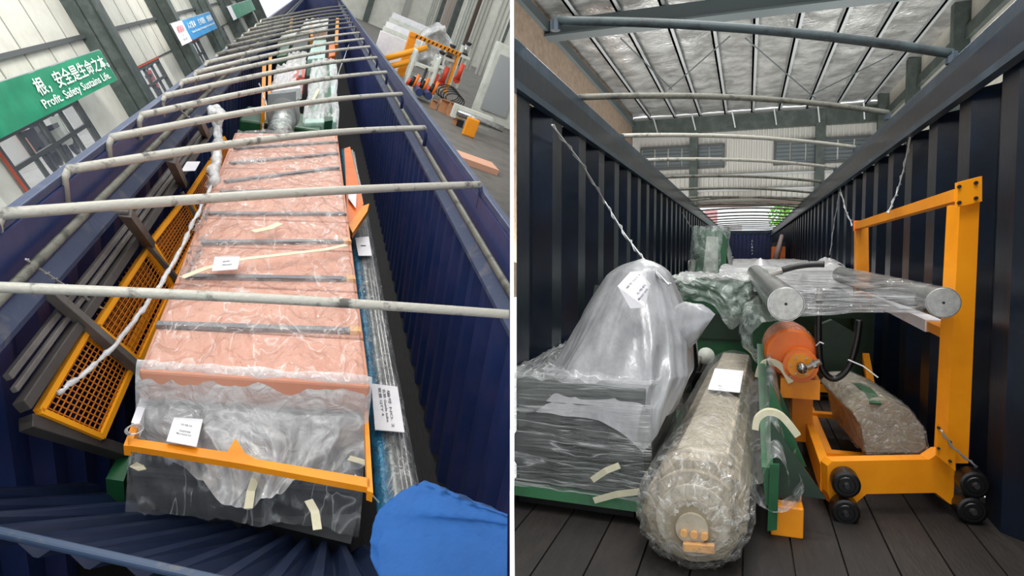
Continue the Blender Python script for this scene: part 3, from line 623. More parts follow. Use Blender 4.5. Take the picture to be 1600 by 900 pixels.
t = flatsheet(L, 'label_sheet', [(586, 672), (632, 676), (621, 605), (580, 600)], TZ + .085, paper, 'white label sheet folded over the tube bundle', 'label', None)
P0 = at(L, 592, 668, 2, TZ + .091)
for j, (s_, pa, pb) in enumerate([('编号 NO. 2', (604, 610), (612, 668)), ('名称 Guide tube', (597, 608), (604, 660)), ('数量 QTY 4', (590, 606), (596, 650))]):
    A = at(L, *pa, 2, TZ + .09); B = at(L, *pb, 2, TZ + .09); xd = (B - A).normalized(); yd = V(-xd.y, xd.x, 0)
    m_ = text_mb(s_, A, xd, yd, (B - A).length, .018, .002); t.part('lettering', m_, darkl, fix=False)
flatsheet(L, 'label_sheet', [(560, 400), (581, 400), (576, 370), (555, 372)], TZ + .085, paper, 'small white label on the far half of the tube bundle', 'label', [('——', .3, .4, .5, .05)])
# orange plate with yellow clamp
t = Thing(L, 'orange_plate', at(L, 550, 300, 2, -2.0), 'orange plate with a yellow clamp between the salmon pack and tube bundle', 'plate')
A = [at(L, a, b, 2, -1.95) for a, b in [(538, 232), (547, 229), (559, 280), (568, 318), (550, 362), (543, 356), (541, 300)]]
t.part('sheet', MB().prism(A, (0, 0, -.02)), orange)
t.part('clamp', MB().prism([at(L, a, b, 2, -1.93) for a, b in [(545, 352), (566, 322), (577, 318), (574, 330), (551, 364)]], (0, 0, -.05)), yellow)
t.part('edge_tube', MB().tube([at(L, 550, 235, 2, -1.96), at(L, 565, 300, 2, -1.96)], .012, 8), galv, smooth=True)
flatsheet(L, 'label_sheet', [(544, 310), (556, 326), (557, 302), (545, 298)], -1.92, paper, 'small white label on the orange plate', 'label')

# mesh fence panels (sloping stack)
fa, fb_, fc = at(L, 133, 520, 2, -1.80), at(L, 204, 571, 2, -2.08), at(L, 229, 389, 2, -1.80)
fn_ = (fb_ - fa).cross(fc - fa).normalized()
if fn_.z < 0: fn_ = -fn_
def fp(px, py, h=0): return atp(L, px, py, fa + fn_ * h, fn_)
panels = [([(60, 643), (157, 684), (206, 573), (134, 520)], 'nearest yellow mesh panel with a dark void beneath'),
          ([(150, 510), (216, 565), (270, 448), (229, 390)], 'yellow mesh panel in the middle behind the first grey post'),
          ([(236, 378), (273, 436), (312, 356), (288, 312)], 'yellow mesh panel beside the label sheet on the boards'),
          ([(293, 308), (315, 350), (340, 290), (329, 252)], 'far yellow mesh panel next to the wrapped rope'),
          ([(331, 250), (344, 286), (360, 240), (350, 215)], 'farthest small yellow mesh panel')]
for k, (pc, lab) in enumerate(panels):
    Q = [fp(*p_) for p_ in pc]
    t = Thing(L, 'mesh_panel', Q[0], lab, 'mesh panel', 'yellow mesh panels on the left')
    wd = .028
    for i in range(4): t.part('frame_bar', MB().bar(Q[i], Q[(i + 1) % 4], wd, .03, fn_), yellow2)
    wm = MB(); nn, mm_ = 12, 15
    for i in range(1, nn): wm.bar(Q[0].lerp(Q[1], i / nn), Q[3].lerp(Q[2], i / nn), .0045, .0045, fn_)
    for i in range(1, mm_): wm.bar(Q[0].lerp(Q[3], i / mm_), Q[1].lerp(Q[2], i / mm_), .0045, .0045, fn_)
    t.part('wire_mesh', wm, wire, kind='stuff')
    if 0 < k < 3:
        wm = MB(); off = fn_ * -.07 + (Q[1] - Q[0]) * .03
        for i in range(1, nn): wm.bar(Q[0].lerp(Q[1], i / nn) + off, Q[3].lerp(Q[2], i / nn) + off, .005, .005, fn_)
        for i in range(1, mm_): wm.bar(Q[0].lerp(Q[3], i / mm_) + off, Q[1].lerp(Q[2], i / mm_) + off, .005, .005, fn_)
        t2 = Thing(L, 'mesh_panel', Q[0] + off, lab.replace('yellow', 'lower yellow', 1) + ', one layer down', 'mesh panel', 'yellow mesh panels on the left')
        t2.part('wire_mesh', wm, wire, kind='stuff')
        t2.part('frame_bar', MB().bar(Q[1].lerp(Q[0], .12) + off, Q[2].lerp(Q[3], .12) + off, .04, .03, fn_), yellow2)
# grey beams beside and across the panels
beams = [((34, 636), (330, 203), .05, greybeamd, 'dark grey long beam bordering the mesh panels', .01), ((22, 610), (322, 203), .025, greybeam, 'grey middle beam of the three beside the mesh panels', .0), ((12, 590), (314, 203), .03, greybeam, 'outer grey beam closest to the blue wall', -.02),
         ((72, 452), (226, 586), .05, greybeam, 'grey cross beam between the first two mesh panels', .03), ((222, 372), (290, 452), .03, greybeam, 'grey cross beam behind the first grey post', .03), ((284, 300), (318, 358), .025, greybeam, 'grey cross beam behind the second grey post', .03),
         ((40, 660), (205, 712), .06, greybeamd, 'dark grey beam under the near edge of the mesh panels', -.03)]
for a, b, wd, m, lab, h in beams:
    single(L, 'steel_beam', MB().bar(fp(*a, h), fp(*b, h), wd, wd, fn_), m, lab, 'beam', 'grey beams with the mesh panels', bevel=.004)
for k, (b0, t0, pl) in enumerate([((234, 383), (196, 332), [(178, 333), (200, 334), (208, 324), (187, 322)]), ((286, 288), (267, 248), [(253, 249), (270, 249), (276, 243), (260, 241)]), ((322, 212), (310, 186), [(302, 187), (312, 187), (316, 183), (306, 182)])]):
    A = fp(*b0, .02); zt = A.z + .42
    B = at(L, *t0, 2, zt)
    t = Thing(L, 'plate_post', A, '%s grey steel post with a flat top plate beside the mesh panels' % ['nearest', 'second', 'farthest'][k], 'post', 'grey posts with top plates')
    t.part('stem', MB().bar(A, B, .06, .05, (0, 1, 0)), greybeam)
    t.part('top_plate', MB().prism([at(L, *p_, 2, zt) for p_ in pl], (0, 0, .012)), greybeam)
flatsheet(L, 'label_sheet', [(283, 268), (305, 267), (313, 253), (292, 253)], -1.62, paper, 'white label sheet lying on the grey beams', 'label')
# twisted film rope
def rope_mb(px, zs, r, amp=.3):
    P = [at(L, a, b, 2, z_) for (a, b), z_ in zip(px, zs)]; out = []; rs = []
    for i in range(len(P) - 1):
        for j in range(10):
            p = P[i].lerp(P[i + 1], j / 10); n_ = i * 10 + j
            out.append(p + V(nz(n_ * .31, 1) * r, nz(n_ * .27, 5) * r, nz(n_ * .3, 9) * r * .5)); rs.append(r * (1 + amp * nz(n_ * .7, 3) * 2))
    return MB().tube(out, rs, 9)
t = Thing(L, 'twisted_film', at(L, 95, 612, 2, -1.8), 'twisted rope of clear film running down over the mesh panels', 'film')
t.part('strand', rope_mb([(90, 615), (130, 585), (175, 545), (215, 495), (250, 445), (280, 395), (310, 330), (335, 280)], [-1.75, -1.72, -1.68, -1.64, -1.6, -1.55, -1.45, -1.35], .011, .6), film_m, smooth=True)
t.part('strand', rope_mb([(333, 285), (338, 250), (342, 220), (340, 195), (338, 165)], [-1.35, -1.3, -1.25, -1.2, -1.12], .03, .7), film_m, smooth=True)
t.part('knot', rope_mb([(330, 178), (338, 168), (346, 182), (340, 190)], [-1.1, -1.08, -1.1, -1.12], .03, .6), film_m, smooth=True)
for k in range(3):
    def fs(u, v, k=k):
        A = at(L, 325 - 14 * k + 10, 300 + 60 * k - 40, 2, -1.6); B = at(L, 345 - 8 * k, 260 + 50 * k, 2, -1.68)
        p = A.lerp(B, u) + V(0, -.5 * v, -.05 * math.sin(3 * u)); return p + V(.03 * crease(u, v, k, 3), 0, .04 * crease(u, v, k + 4, 3))
    t.part('loose_sheet', MB().grid(14, 20, fs), film_c, smooth=True)
# lashing wires in the left container
def wire_thing(M, pts, r, label, name='lashing_wire'):
    t = Thing(M, name, pts[0], label, 'wire', None)
    out = []
    for i in range(len(pts) - 1):
        for j in range(6): out.append(pts[i].lerp(pts[i + 1], j / 6) - V(0, 0, .0))
    out.append(pts[-1]); t.part('strand', MB().tube(out, r, 6), wirel, smooth=True)
    out2 = [p + V(math.cos(i * 1.9) * r * 2.2, 0, math.sin(i * 1.9) * r * 2.2) for i, p in enumerate(out)]
    t.part('twist', MB().tube(out2, r * .7, 5), wirel, smooth=True); return t
wire_thing(L, [at(L, 40, 405, 0, -1.12), at(L, 70, 425, 0, -1.12), at(L, 92, 440, 0, -1.1), at(L, 130, 462, 0, -1.05), at(L, 165, 485, 0, -1.0)], .005, 'twisted steel wire hanging from the blue wall above the mesh panels')
wire_thing(L, [at(L, 282, 172, 0, -1.1), at(L, 302, 190, 0, -1.05), at(L, 312, 200, 0, -1.0)], .006, 'short steel wire near the farthest grey post')
wire_thing(L, [at(L, 527, 120, 2, -1.6), at(L, 545, 70, 2, -1.4)], .006, 'thin wire by the green wrapped machine, running to the right rim')
wire_thing(L, [at(L, 410, 205, 2, -1.9), at(L, 416, 165, 2, -1.7), at(L, 405, 130, 2, -1.5)], .008, 'thin wire beside the yellow posts at the grey flange')

# far cargo in the left container
def zbox(M, quad, z, th, **k): return MB().prism([at(M, a, b, 2, z) for a, b in quad], (0, 0, -th))
t = Thing(L, 'flanged_pipe', at(L, 445, 200, 2, -1.8), 'foil wrapped pipe with a square grey flange beyond the salmon pack', 'pipe')
fz = 8.9
A0 = at(L, 418, 193, 1, fz); B0 = at(L, 462, 190, 1, fz); C0 = at(L, 462, 142, 1, fz); D0 = at(L, 418, 147, 1, fz)
t.part('flange_plate', MB().prism([A0, B0, C0, D0], (0, .08, 0)), pm('flange_grey', '#8d9294', .45, .3), bevel=.01)
ce = at(L, 444, 178, 1, fz)
t.part('pipe', MB().tube([at(L, 437, 212, 1, 8.0), ce.lerp(at(L, 437, 212, 1, 8.0), .5), ce], [.15, .15, .155], 20), silvtube, smooth=True)
t.part('collar', MB().tube([ce + V(0, -.04, 0), ce + V(0, .0, 0)], .2, 20), pm('collar_grey', '#a2a6a6', .4, .4), smooth=False)
single(L, 'green_housing', MB().box(-.95, .1, 9.2, 10.2, -3.4, -1.9), greenm, 'dark green machine housing behind the square grey flange', 'machine', bevel=.03)
def zthing(name, label, cat, quad, z, th, mat, filmm=None, **k):
    t = Thing(L, name, at(L, quad[0][0], quad[0][1], 2, z - th), label, cat)
    P = [at(L, a, b, 2, z) for a, b in quad]
    t.part('body', MB().prism(P, (0, 0, -th)), mat, bevel=.02)
    if filmm:
        t.part('film', MB().grid(26, 30, lambda u, v: P[0].lerp(P[1], -.05 + 1.1 * u).lerp(P[3].lerp(P[2], -.05 + 1.1 * u), -.03 + 1.06 * v) + V(.03 * nz(u * 5, v * 5), .05 * nz(u * 4, v * 6, 3), .05 + .06 * crease(u, v, 3, 4) - (.25 if v < .06 else 0))), filmm, smooth=True)
    return t
t = zthing('wrapped_green_machine', 'green machine with pale top wrapped in clear film near the right wall', 'machine', [(475, 192), (526, 190), (524, 96), (490, 98)], -1.85, .8, palegreen, film_m)
t.part('green_side', MB().prism([at(L, a, b, 2, -1.83) for a, b in [(507, 190), (520, 188), (514, 100), (503, 100)]], (0, 0, -.4)), greenm)
t.part('tape', MB().prism([at(L, a, b, 2, -1.75) for a, b in [(482, 165), (488, 162), (500, 140), (496, 138)]], (0, 0, -.02)), tape)
zthing('wrapped_crate', 'white crate with loose film left of the green wrapped machine', 'crate', [(425, 142), (470, 136), (470, 104), (435, 106)], -1.8, .5, paper, film_m)
zthing('wrapped_crate', 'small pale crate behind the wrapped white crate', 'crate', [(448, 105), (476, 102), (478, 84), (452, 86)], -1.8, .5, machw, film_m)
zthing('pale_green_crate', 'pale green crate behind the wrapped green machine', 'crate', [(480, 92), (508, 90), (510, 62), (490, 63)], -1.8, .4, palegreen)
t = Thing(L, 'red_gearbox', at(L, 465, 118, 2, -1.8), 'small red gearbox beside the white wrapped crate', 'gearbox')
t.part('body', zbox(L, [(463, 122), (476, 120), (476, 104), (464, 106)], -1.7, .3), redm); t.part('shaft', zbox(L, [(466, 118), (472, 117), (472, 108), (467, 109)], -1.66, .03), steel)
for k, (x0_, x1_, ya, yb, lab) in enumerate([(408, 414, 175, 95, 'left yellow post standing beyond the salmon pack'), (418, 423, 160, 85, 'right yellow post standing beyond the salmon pack'), (452, 456, 38, 26, 'short far yellow post at the far left of the load'), (523, 528, 70, 28, 'far yellow post close to the right wall'), (485, 489, 56, 34, 'yellow upright in the middle of the far load')]):
    single(L, 'yellow_post', zbox(L, [(x0_, ya), (x1_, ya), (x1_ + 2, yb), (x0_ + 2, yb)], -1.7, .25), yellow, lab, 'post', 'yellow posts of the far load')
zthing('white_cabinet', 'white cabinet lying at the far left of the load', 'cabinet', [(434, 62), (460, 58), (468, 44), (446, 48)], -1.7, .5, machw)
zthing('far_crate', 'grey crate in the middle of the far load', 'crate', [(455, 78), (480, 76), (484, 52), (462, 54)], -1.8, .5, boxdark)
zthing('far_crate', 'orange crate beside the right wall in the far load', 'crate', [(514, 88), (524, 86), (524, 66), (514, 67)], -1.75, .2, orange)
zthing('far_crate', 'white crate with film in the far load, under the farthest bows', 'crate', [(470, 50), (510, 46), (512, 30), (480, 32)], -1.7, .4, machw, film_m)
zthing('far_crate', 'dark green crate at the far left in the far load', 'crate', [(432, 88), (448, 86), (455, 64), (440, 66)], -1.8, .4, greenm)

# blue cloth sleeve at lower right
cx = [at(L, a, b, 2, -1.25) for a, b in [(640, 830), (700, 850), (760, 880), (850, 930)]]
def sleeve(u, v):
    pl = [(598, 812), (640, 838), (700, 862), (780, 890), (860, 930)]
    k = v * 4; i = min(int(k), 3); f = k - i
    px = pl[i][0] * (1 - f) + pl[i + 1][0] * f; py = pl[i][1] * (1 - f) + pl[i + 1][1] * f
    cpt = at(L, px, py + 25, 2, -1.28)
    rr = (.06 + .10 * min(1, v * 3)) * (1 if v > .02 else .5)
    th = u * 2 * math.pi
    fold = 1 + .05 * math.sin(th * 4 + v * 7) + .11 * crease(math.cos(th + v) * 1.5, math.sin(th + v) * 1.5, v * .6, 1.5)
    return cpt + V(math.cos(th) * rr * .55 * fold, math.sin(th) * rr * fold * 1.0 , math.sin(th) * rr * .6 + math.cos(th) * .02)
t = Thing(L, 'work_jacket', at(L, 650, 850, 2, -1.4), 'bright blue work jacket sleeve at the near corner of the container', 'jacket', clip=-1)
t.part('sleeve', MB().grid(72, 70, sleeve), cloth, smooth=True)
mbc = MB().add([sleeve(i / 36, 0) for i in range(36)], [tuple(range(36))]); t.part('cuff', mbc, cloth)

# ================================================================ SETTING: right container
RL, RR, RZ, RF = -1.20, 1.13, 1.14, -1.30
RY = 35.0
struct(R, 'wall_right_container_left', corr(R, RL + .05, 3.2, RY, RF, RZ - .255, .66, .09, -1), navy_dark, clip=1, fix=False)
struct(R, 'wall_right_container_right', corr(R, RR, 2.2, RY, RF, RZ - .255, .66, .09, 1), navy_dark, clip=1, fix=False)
mb = MB()
for k in range(12): mb.box(RL + k * .195, RL + k * .195 + .12, RY, RY + .1, RF, RZ - .15)
mb.box(RL, RR, RY + .05, RY + .1, RF, RZ - .15)
struct(R, 'wall_right_container_far', mb, navy)
struct(R, 'trim_far_header', MB().box(RL, RR, RY, RY + .15, RZ - .2, RZ), raild)
for nm, xa, xb, xi, xo in (('left', RL - .10, RL + .03, RL + .03, RL + .08), ('right', RR - .02, RR + .12, RR - .02, RR - .07)):
    ys_ = 3.0 if nm == 'left' else 2.0
    struct(R, 'trim_top_rail_' + nm, MB().box(xa, xb, ys_, RY, RZ - .10, RZ), raild, clip=1, bevel=.01)
    struct(R, 'trim_rail_web_' + nm, MB().box(xi - .02, xi + .02, ys_, RY, RZ - .26, RZ - .1), navy_dark, clip=1)
    struct(R, 'trim_rail_flange_' + nm, MB().box(min(xi, xo), max(xi, xo), ys_, RY, RZ - .30, RZ - .26), raild, clip=1)
fl = struct(R, 'floor_right_container', MB().box(RL, RR + .1, 1.3, RY, RF - .12, RF - .02), woodb, clip=1)
nb = 12
for k in range(nb):
    x0 = RL + k * (RR + .08 - RL) / nb
    b = MB().box(x0 + .004, x0 + (RR + .08 - RL) / nb - .004, 1.3, RY, RF - .03, RF)
    o = build(b, 'plank', R, wood if k % 2 else woodb, None, clip=1)
    o.parent = fl; o.matrix_parent_inverse = fl.matrix_world.inverted(); 
# bows
rb = [((868, 33), (1487, 84), .05, galvx, .03), ((903, 152), (1387, 176), .06, galvd, .024), ((972, 212), (1336, 230), .05, galv, .022), ((1010, 250), (1305, 262), .05, galv, .022),
      ((1038, 277), (1283, 284), .05, galvd, .022), ((1058, 296), (1268, 301), .05, galvd, .022), ((1073, 309), (1256, 314), .05, galvd, .022), ((1083, 320), (1249, 324), .05, galvd, .022)]
k = 8; 
while k < 20:
    y = 14.3 + (k - 8) * 1.75; rb.append((y,)); k += 1
for i, e in enumerate(rb):
    if len(e) == 1:
        A = V(RL, e[0], RZ - .02); B = V(RR, e[0] + .3, RZ - .02); h, m, r = .05, galvd, .022
    else:
        A = at(R, *e[0], 0, RL + .0); B = at(R, *e[1], 0, RR - .0); h, m, r = e[2:]
    t = Thing(R, 'roof_bow', (A + B) / 2, '%s arched roof tube under the silver hall roof%s' % (ordn[i], ', dark and thick' if i == 0 else ', counted from the front'), 'roof bow', 'roof bows of the container seen from its end', clip=1)
    t.part('tube', MB().tube([A.lerp(B, j / 24) + V(0, 0, h * 4 * (j / 24) * (1 - j / 24)) for j in range(25)], r, 10), m, smooth=True)
    for E_ in (A, B): t.part('socket', MB().tube([E_ + V(0, 0, .01), E_ + V(0, 0, -.06)], r * 1.1, 8), raild)

# ================================================================ SETTING: hall above the right container
HX, HY0, HY1, HZ = 4.9, 11.0, 29.0, 6.0
struct(R, 'roof_hall', MB().grid(60, 90, lambda u, v: (-HX + 2 * HX * u, HY0 + (HY1 - HY0) * v, HZ + .05 * crease(u * 9, v * 14, 0, 1.0) + .04 * abs(math.sin(u * math.pi * 9)))), foil, clip=1, smooth=True)
for k in range(9):
    x = -4.15 + 1.05 * k
    struct(R, 'trim_purlin', MB().box(x - .03, x + .03, HY0, HY1, HZ - .13, HZ + .03).box(x - .03, x + .11, HY0, HY1, HZ - .13, HZ - .12), purl, clip=1)
struct(R, 'beam_hall_roof', MB().box(-HX, HX, 15.8, 16.0, 5.45, 5.85).box(-HX, HX, 15.65, 16.15, 5.42, 5.47), beamr, clip=1)
for a, b in (((1140, 57), (1045, 140)), ((1165, 60), (1275, 155)), ((1395, 85), (1265, 150)), ((970, 60), (1050, 140))):
    single(R, 'brace_rod', MB().tube([at(R, *a, 2, HZ - .3), at(R, *b, 2, HZ - .3)], .02, 6), beamr, 'thin diagonal brace rod under the silver roof, %s' % {1140: 'running down left from the middle', 1165: 'running down right from the middle', 1395: 'on the side of the white wall', 970: 'beside the brown wall'}[a[0]], 'rod', 'brace rods of the hall roof', clip=1)
for k in range(6):
    x = -3.9 + 1.6 * k
    props(build(MB().bar(V(x, HY1 - .8, HZ - .2), V(x + .12, HY1 - .3, HZ - .75), .05, .05), 'knee_brace', R, purl), kind='structure')
struct(R, 'wall_hall_brown', MB().box(-HX - .2, -HX, HY0 - 3, HY1, -1, HZ + .3), brownw, clip=1)
struct(R, 'trim_wall_top', MB().box(-HX - .02, -HX + .12, HY0, HY1, HZ - .45, HZ - .2), beamr, clip=1)
struct(R, 'wall_hall_white', MB().box(HX, HX + .2, 6, HY1, -1, HZ + .3), white)
for k in range(5): struct(R, 'column', MB().box(HX - .35, HX, 9 + 4.7 * k, 9.3 + 4.7 * k, -1, HZ), colm)
struct(R, 'trim_wall_gutter', MB().box(HX - .12, HX, 6, HY1, HZ - .9, HZ - .6), colm)
# back wall
zb0 = 2.0
hw = struct(R, 'wall_hall_back', MB().box(-HX, HX, HY1 + .08, HY1 + .2, zb0, HZ), sheetw)
mb = MB()
x = -HX
while x < HX:
    mb.box(x, x + .06, HY1 + .02, HY1 + .08, zb0, HZ - .7); x += .2
props(build(mb, 'sheet_ribs', R, sheetw), kind='structure')
struct(R, 'beam_eave', MB().box(-HX, HX, HY1 - .25, HY1 + .05, HZ - .85, HZ - .2), colm)
for xx in (-2.26, 2.67): struct(R, 'column', MB().box(xx - .17, xx + .17, HY1 - .3, HY1, -1.2, HZ - .2), colm)
wi = 0
for x0, x1 in ((-4.5, -1.05), (1.0, 4.5)):
    wi += 1
    t = Thing(R, 'window_%d' % (8 + wi), ((x0 + x1) / 2, HY1, 3.7), None, None); t.o['kind'] = 'structure'
    t.part('window_frame', MB().box(x0 - .06, x1 + .06, HY1 - .06, HY1, 4.55, 4.65).box(x0 - .06, x1 + .06, HY1 - .06, HY1, 3.62, 3.72).box(x0 - .06, x0, HY1 - .06, HY1, 3.65, 4.6).box(x1, x1 + .06, HY1 - .06, HY1, 3.65, 4.6), framem)
    n = 6
    for k in range(n):
        t.part('pane', MB().box(x0 + k * (x1 - x0) / n + .03, x0 + (k + 1) * (x1 - x0) / n - .03, HY1 - .03, HY1 + .0, 3.72, 4.55), sheetg)
        for j in range(5): t.part('slat', MB().box(x0 + k * (x1 - x0) / n + .03, x0 + (k + 1) * (x1 - x0) / n - .03, HY1 - .05, HY1 - .03, 3.80 + j * .16, 3.83 + j * .16), framem)
struct(R, 'trim_girt', MB().box(-HX, HX, HY1 - .1, HY1, 3.25, 3.33).box(-HX, HX, HY1 - .1, HY1, 2.62, 2.7), silverf)
struct(R, 'beam_door_header', MB().box(-HX, HX, HY1 - .15, HY1 + .2, zb0 - .05, zb0 + .15), pm('brown_header', '#6b5a52', .7))
struct(R, 'ground_outside_far', MB().box(-40, 40, HY1 + .3, 120, RF - .6, RF - .5), ginz)
# tree beyond the door
t = Thing(R, 'tree', (3.2, 62, RF - .5), 'bright green tree beyond the open hall door', 'tree')
t.part('trunk', MB().tube([V(3.2, 62, RF - .5), V(3.3, 62, 2), V(3.0, 62, 4)], [.2, .16, .08], 8), barkm, smooth=True)
mb = MB()
for k in range(900):
    a, b, r_ = random.random() * 6.28, random.random() * 3.14, random.random() ** .4
    c_ = V(3.1 + 1.5 * r_ * math.cos(a) * math.sin(b), 62 + 1.5 * r_ * math.sin(a) * math.sin(b), 3.3 + 1.6 * r_ * math.cos(b))
    d1 = V(random.uniform(-1, 1), random.uniform(-1, 1), random.uniform(-1, 1)).normalized() * .16; d2 = d1.orthogonal().normalized() * .09
    mb.add([c_ - d1, c_ + d2, c_ + d1, c_ - d2], [(0, 1, 2, 3)])
t.part('foliage', mb, leafm, kind='stuff', fix=False)
t = Thing(R, 'outside_building', (-2.6, 70, RF - .5), 'pale pink and white building beyond the open hall door', 'building')
t.part('wall', MB().box(-4.6, -.6, 70, 74, RF - .5, 2.9), pm('pale_facade', '#e6dfe0', .8)); t.part('sign_band', MB().box(-4.3, -3.0, 69.9, 70, 3.0, 4.4), pm('pink_sign', '#e9a9ad', .8))
t.part('window', MB().box(-2.4, -1.2, 69.9, 70, 1.2, 2.2), framem)

# ================================================================ RIGHT CARGO
# --- big wrapped machine at left
t = Thing(R, 'wrapped_machine', (-.75, 3.5, RF), 'machine draped in silver plastic over a film wrapped box on a green base', 'machine', clip=1)
t.part('base', MB().prism([V(-1.13, 3.0, -1.23), V(-.42, 3.0, -1.23), V(-.42, 3.02, -1.19), V(-1.13, 3.02, -1.19)], (0, 1.9, 0)), greenm)
t.part('skid', MB().box(-1.1, -.5, 3.1, 4.8, RF, -1.23), blackm)
t.part('box', MB().box(-1.10, -.45, 3.08, 4.6, -1.19, -.66), boxdark, bevel=.01)
t.part('panel', MB().box(-1.05, -.62, 3.06, 3.08, -1.02, -.75), blackm)
t.part('drum', MB().tube([V(-1.0, 3.05, -1.0), V(-1.0, 3.08, -1.0)], .13, 24), blackm)
t.part('motor', MB().tube([V(-.72, 3.7, -.66), V(-.66, 3.75, -.22)], [.2, .19], 18), boxdark, smooth=True)
outl = [(403, 984, 1022), (412, 968, 1040), (430, 948, 1050), (465, 926, 1066), (490, 912, 1078), (520, 898, 1086), (560, 878, 1088), (600, 850, 1066)]
def dome(u, v):
    th = u * 2 * math.pi; py = 403 + 197 * (1 - v) ** .8 if v < 1 else 403
    for (a0, l0, r0), (a1, l1, r1) in zip(outl, outl[1:]):
        if py <= a1: break
    f = min(max((py - a0) / (a1 - a0), 0), 1); yb = 3.62; pw_ = 1 - .5 * (1 - v) ** 1.5
    xa = at(R, l0 + (l1 - l0) * f, py, 1, yb); xb = at(R, r0 + (r1 - r0) * f, py, 1, yb)
    if v > .93:
        sh = math.sqrt(max(1 - ((v - .93) / .07) ** 2, 0))
    else: sh = 1
    hw_ = (xb.x - xa.x) / 2 * sh; cx_ = (xa.x + xb.x) / 2
    dn = 1 - v; hy = (.10 + .50 * dn ** .8) * sh
    tip = max(0, 1 - abs(th - 5.2) / .5) * max(0, 1 - v / .05)
    fold = 1 + (1 - .8 * max(0, 1 - v / .12)) * dn ** .6 * (.05 * crease(math.cos(th) * 1.6, math.sin(th) * 1.6, v * .45, 1.5) + .035 * math.sin(th * 9 + 3 * nz(v * 2, th)))
    c_, s_ = math.cos(th), math.sin(th); c_ = math.copysign(abs(c_) ** pw_, c_); s_ = math.copysign(abs(s_) ** pw_, s_)
    x = cx_ + hw_ * c_ * fold; y = yb + hy * s_ * fold
    return V(max(x, -1.15), y, xa.z - .02 * max(0, 1 - v * 6) - .16 * tip + .012 * nz(x * 8, y * 8, 2))
t.part('silver_cover', MB().grid(260, 110, dome), silver, smooth=True, label='silver grey plastic cover')
def lobe(u, v):
    A = at(R, 1030, 525, 1, 3.5); B = at(R, 1108, 505, 1, 3.45); th = math.pi * 2 * u
    p = A.lerp(B, v); r_ = .15 * math.sin(math.pi * (.30 + .64 * v)) ** .7 * (1 + .07 * crease(math.cos(th), math.sin(th), v * 2, 1.2))
    return p + V(.03 * math.sin(th), r_ * .5 * math.cos(th), r_ * math.sin(th) * 1.05)
t.part('cover_corner', MB().grid(50, 26, lobe), silver, smooth=True)
def shell(x0, x1, y0, y1, zb, zt, u, v, amp, s_, taper=0):
    """rectangular shell round a box, wrinkled"""
    per = [(x0, y0), (x1, y0), (x1, y1), (x0, y1), (x0, y0)]
    k = u * 4; i = min(int(k), 3); f = k - i
    x = per[i][0] + (per[i + 1][0] - per[i][0]) * f; y = per[i][1] + (per[i + 1][1] - per[i][1]) * f
    cx_, cy_ = (x0 + x1) / 2, (y0 + y1) / 2; z = zb + (zt - zb) * v
    k2 = 1 + amp * crease(x, y, z, s_) - taper * v
    return V(cx_ + (x - cx_) * k2, cy_ + (y - cy_) * k2, z)
t.part('box_film', MB().grid(160, 40, lambda u, v: shell(-1.13, -.41, 3.03, 4.7, -1.20, -.60, u, v, .02, 4)), film_b, smooth=True, label='clear stretch film round the box')
t.part('top_film', MB().grid(50, 60, lambda u, v: (-1.14 + .75 * u, 3.02 + 1.7 * v, -.60 + .02 * crease(u * 2, v * 2, 0, 3) + (.0 if v > .05 else -.02))), film_c, smooth=True)
for k in range(3):   # torn cream tape scraps
    a, b = [((925, 750), (968, 727)), ((928, 782), (1000, 768)), ((960, 752), (975, 735))][k]
    P = [at(R, *a, 1, 2.98), at(R, (a[0] + b[0]) / 2, (a[1] + b[1]) / 2 - 3, 1, 2.97), at(R, *b, 1, 2.98)]
    if k < 2: single(R, 'adhesive_tape', ribbon(P, .03, (0, -1, 0)), tape, ['upper cream tape scrap on the film wrapped box', 'lower longer cream tape scrap on the film wrapped box'][k], 'tape')
t2 = Thing(R, 'label_sheet', at(R, 995, 450, 1, 3.24), 'white label under the silver cover near its top', 'label')
P = [at(R, a, b, 1, 3.16 + (.08 if b < 440 else 0)) for a, b in [(965, 447), (985, 482), (1008, 480), (1016, 445), (1000, 424), (985, 425)]]
t2.part('page', MB().prism(P, (0, .01, 0)), paper)
A = at(R, 982, 452, 1, 3.14); 
for j, (s_, pa, pb) in enumerate([('编号 NO 3', (980, 452), (1001, 430)), ('主电机', (996, 462), (1010, 446)), ('Motor unit', (999, 470), (1013, 452))]):
    A = at(R, *pa, 1, 3.15); B = at(R, *pb, 1, 3.15); xd = (B - A).normalized(); yd = V(-xd.z, 0, xd.x); m_ = text_mb(s_, A, xd, yd, (B - A).length, .012, .002); t2.part('lettering', m_, darkl, fix=False)

# --- long kraft paper roll bundle
t = Thing(R, 'paper_wrapped_roll', (-.15, 4, RF), 'long thick roll in brown paper and film with a white label', 'roll')
A, B = V(-.19, 2.72, RF + .225), V(-.10, 5.75, RF + .215)
sec = [(-.98, -.1), (-.85, .35), (-.52, .72), (-.30, .95), (.28, .98), (.40, .90), (.80, .60), (.97, .15), (.95, -.3), (.6, -.85), (0, -1), (-.6, -.85), (-.92, -.5)]
mb = MB(); n_ = len(sec); NS = 30
for i in range(NS + 1):
    c_ = A.lerp(B, i / NS)
    for k, (a, b) in enumerate(sec):
        r_ = .22 * (1 + .015 * nz(i * .8, k * 1.7)); mb.v.append(c_ + V(a * r_, 0, b * r_))
for i in range(NS):
    for k in range(n_): mb.f.append((i * n_ + k, i * n_ + (k + 1) % n_, (i + 1) * n_ + (k + 1) % n_, (i + 1) * n_ + k))
mb.f.append(tuple(range(n_))); mb.f.append(tuple(NS * n_ + k for k in range(n_)))
t.part('paper', mb, kraft)
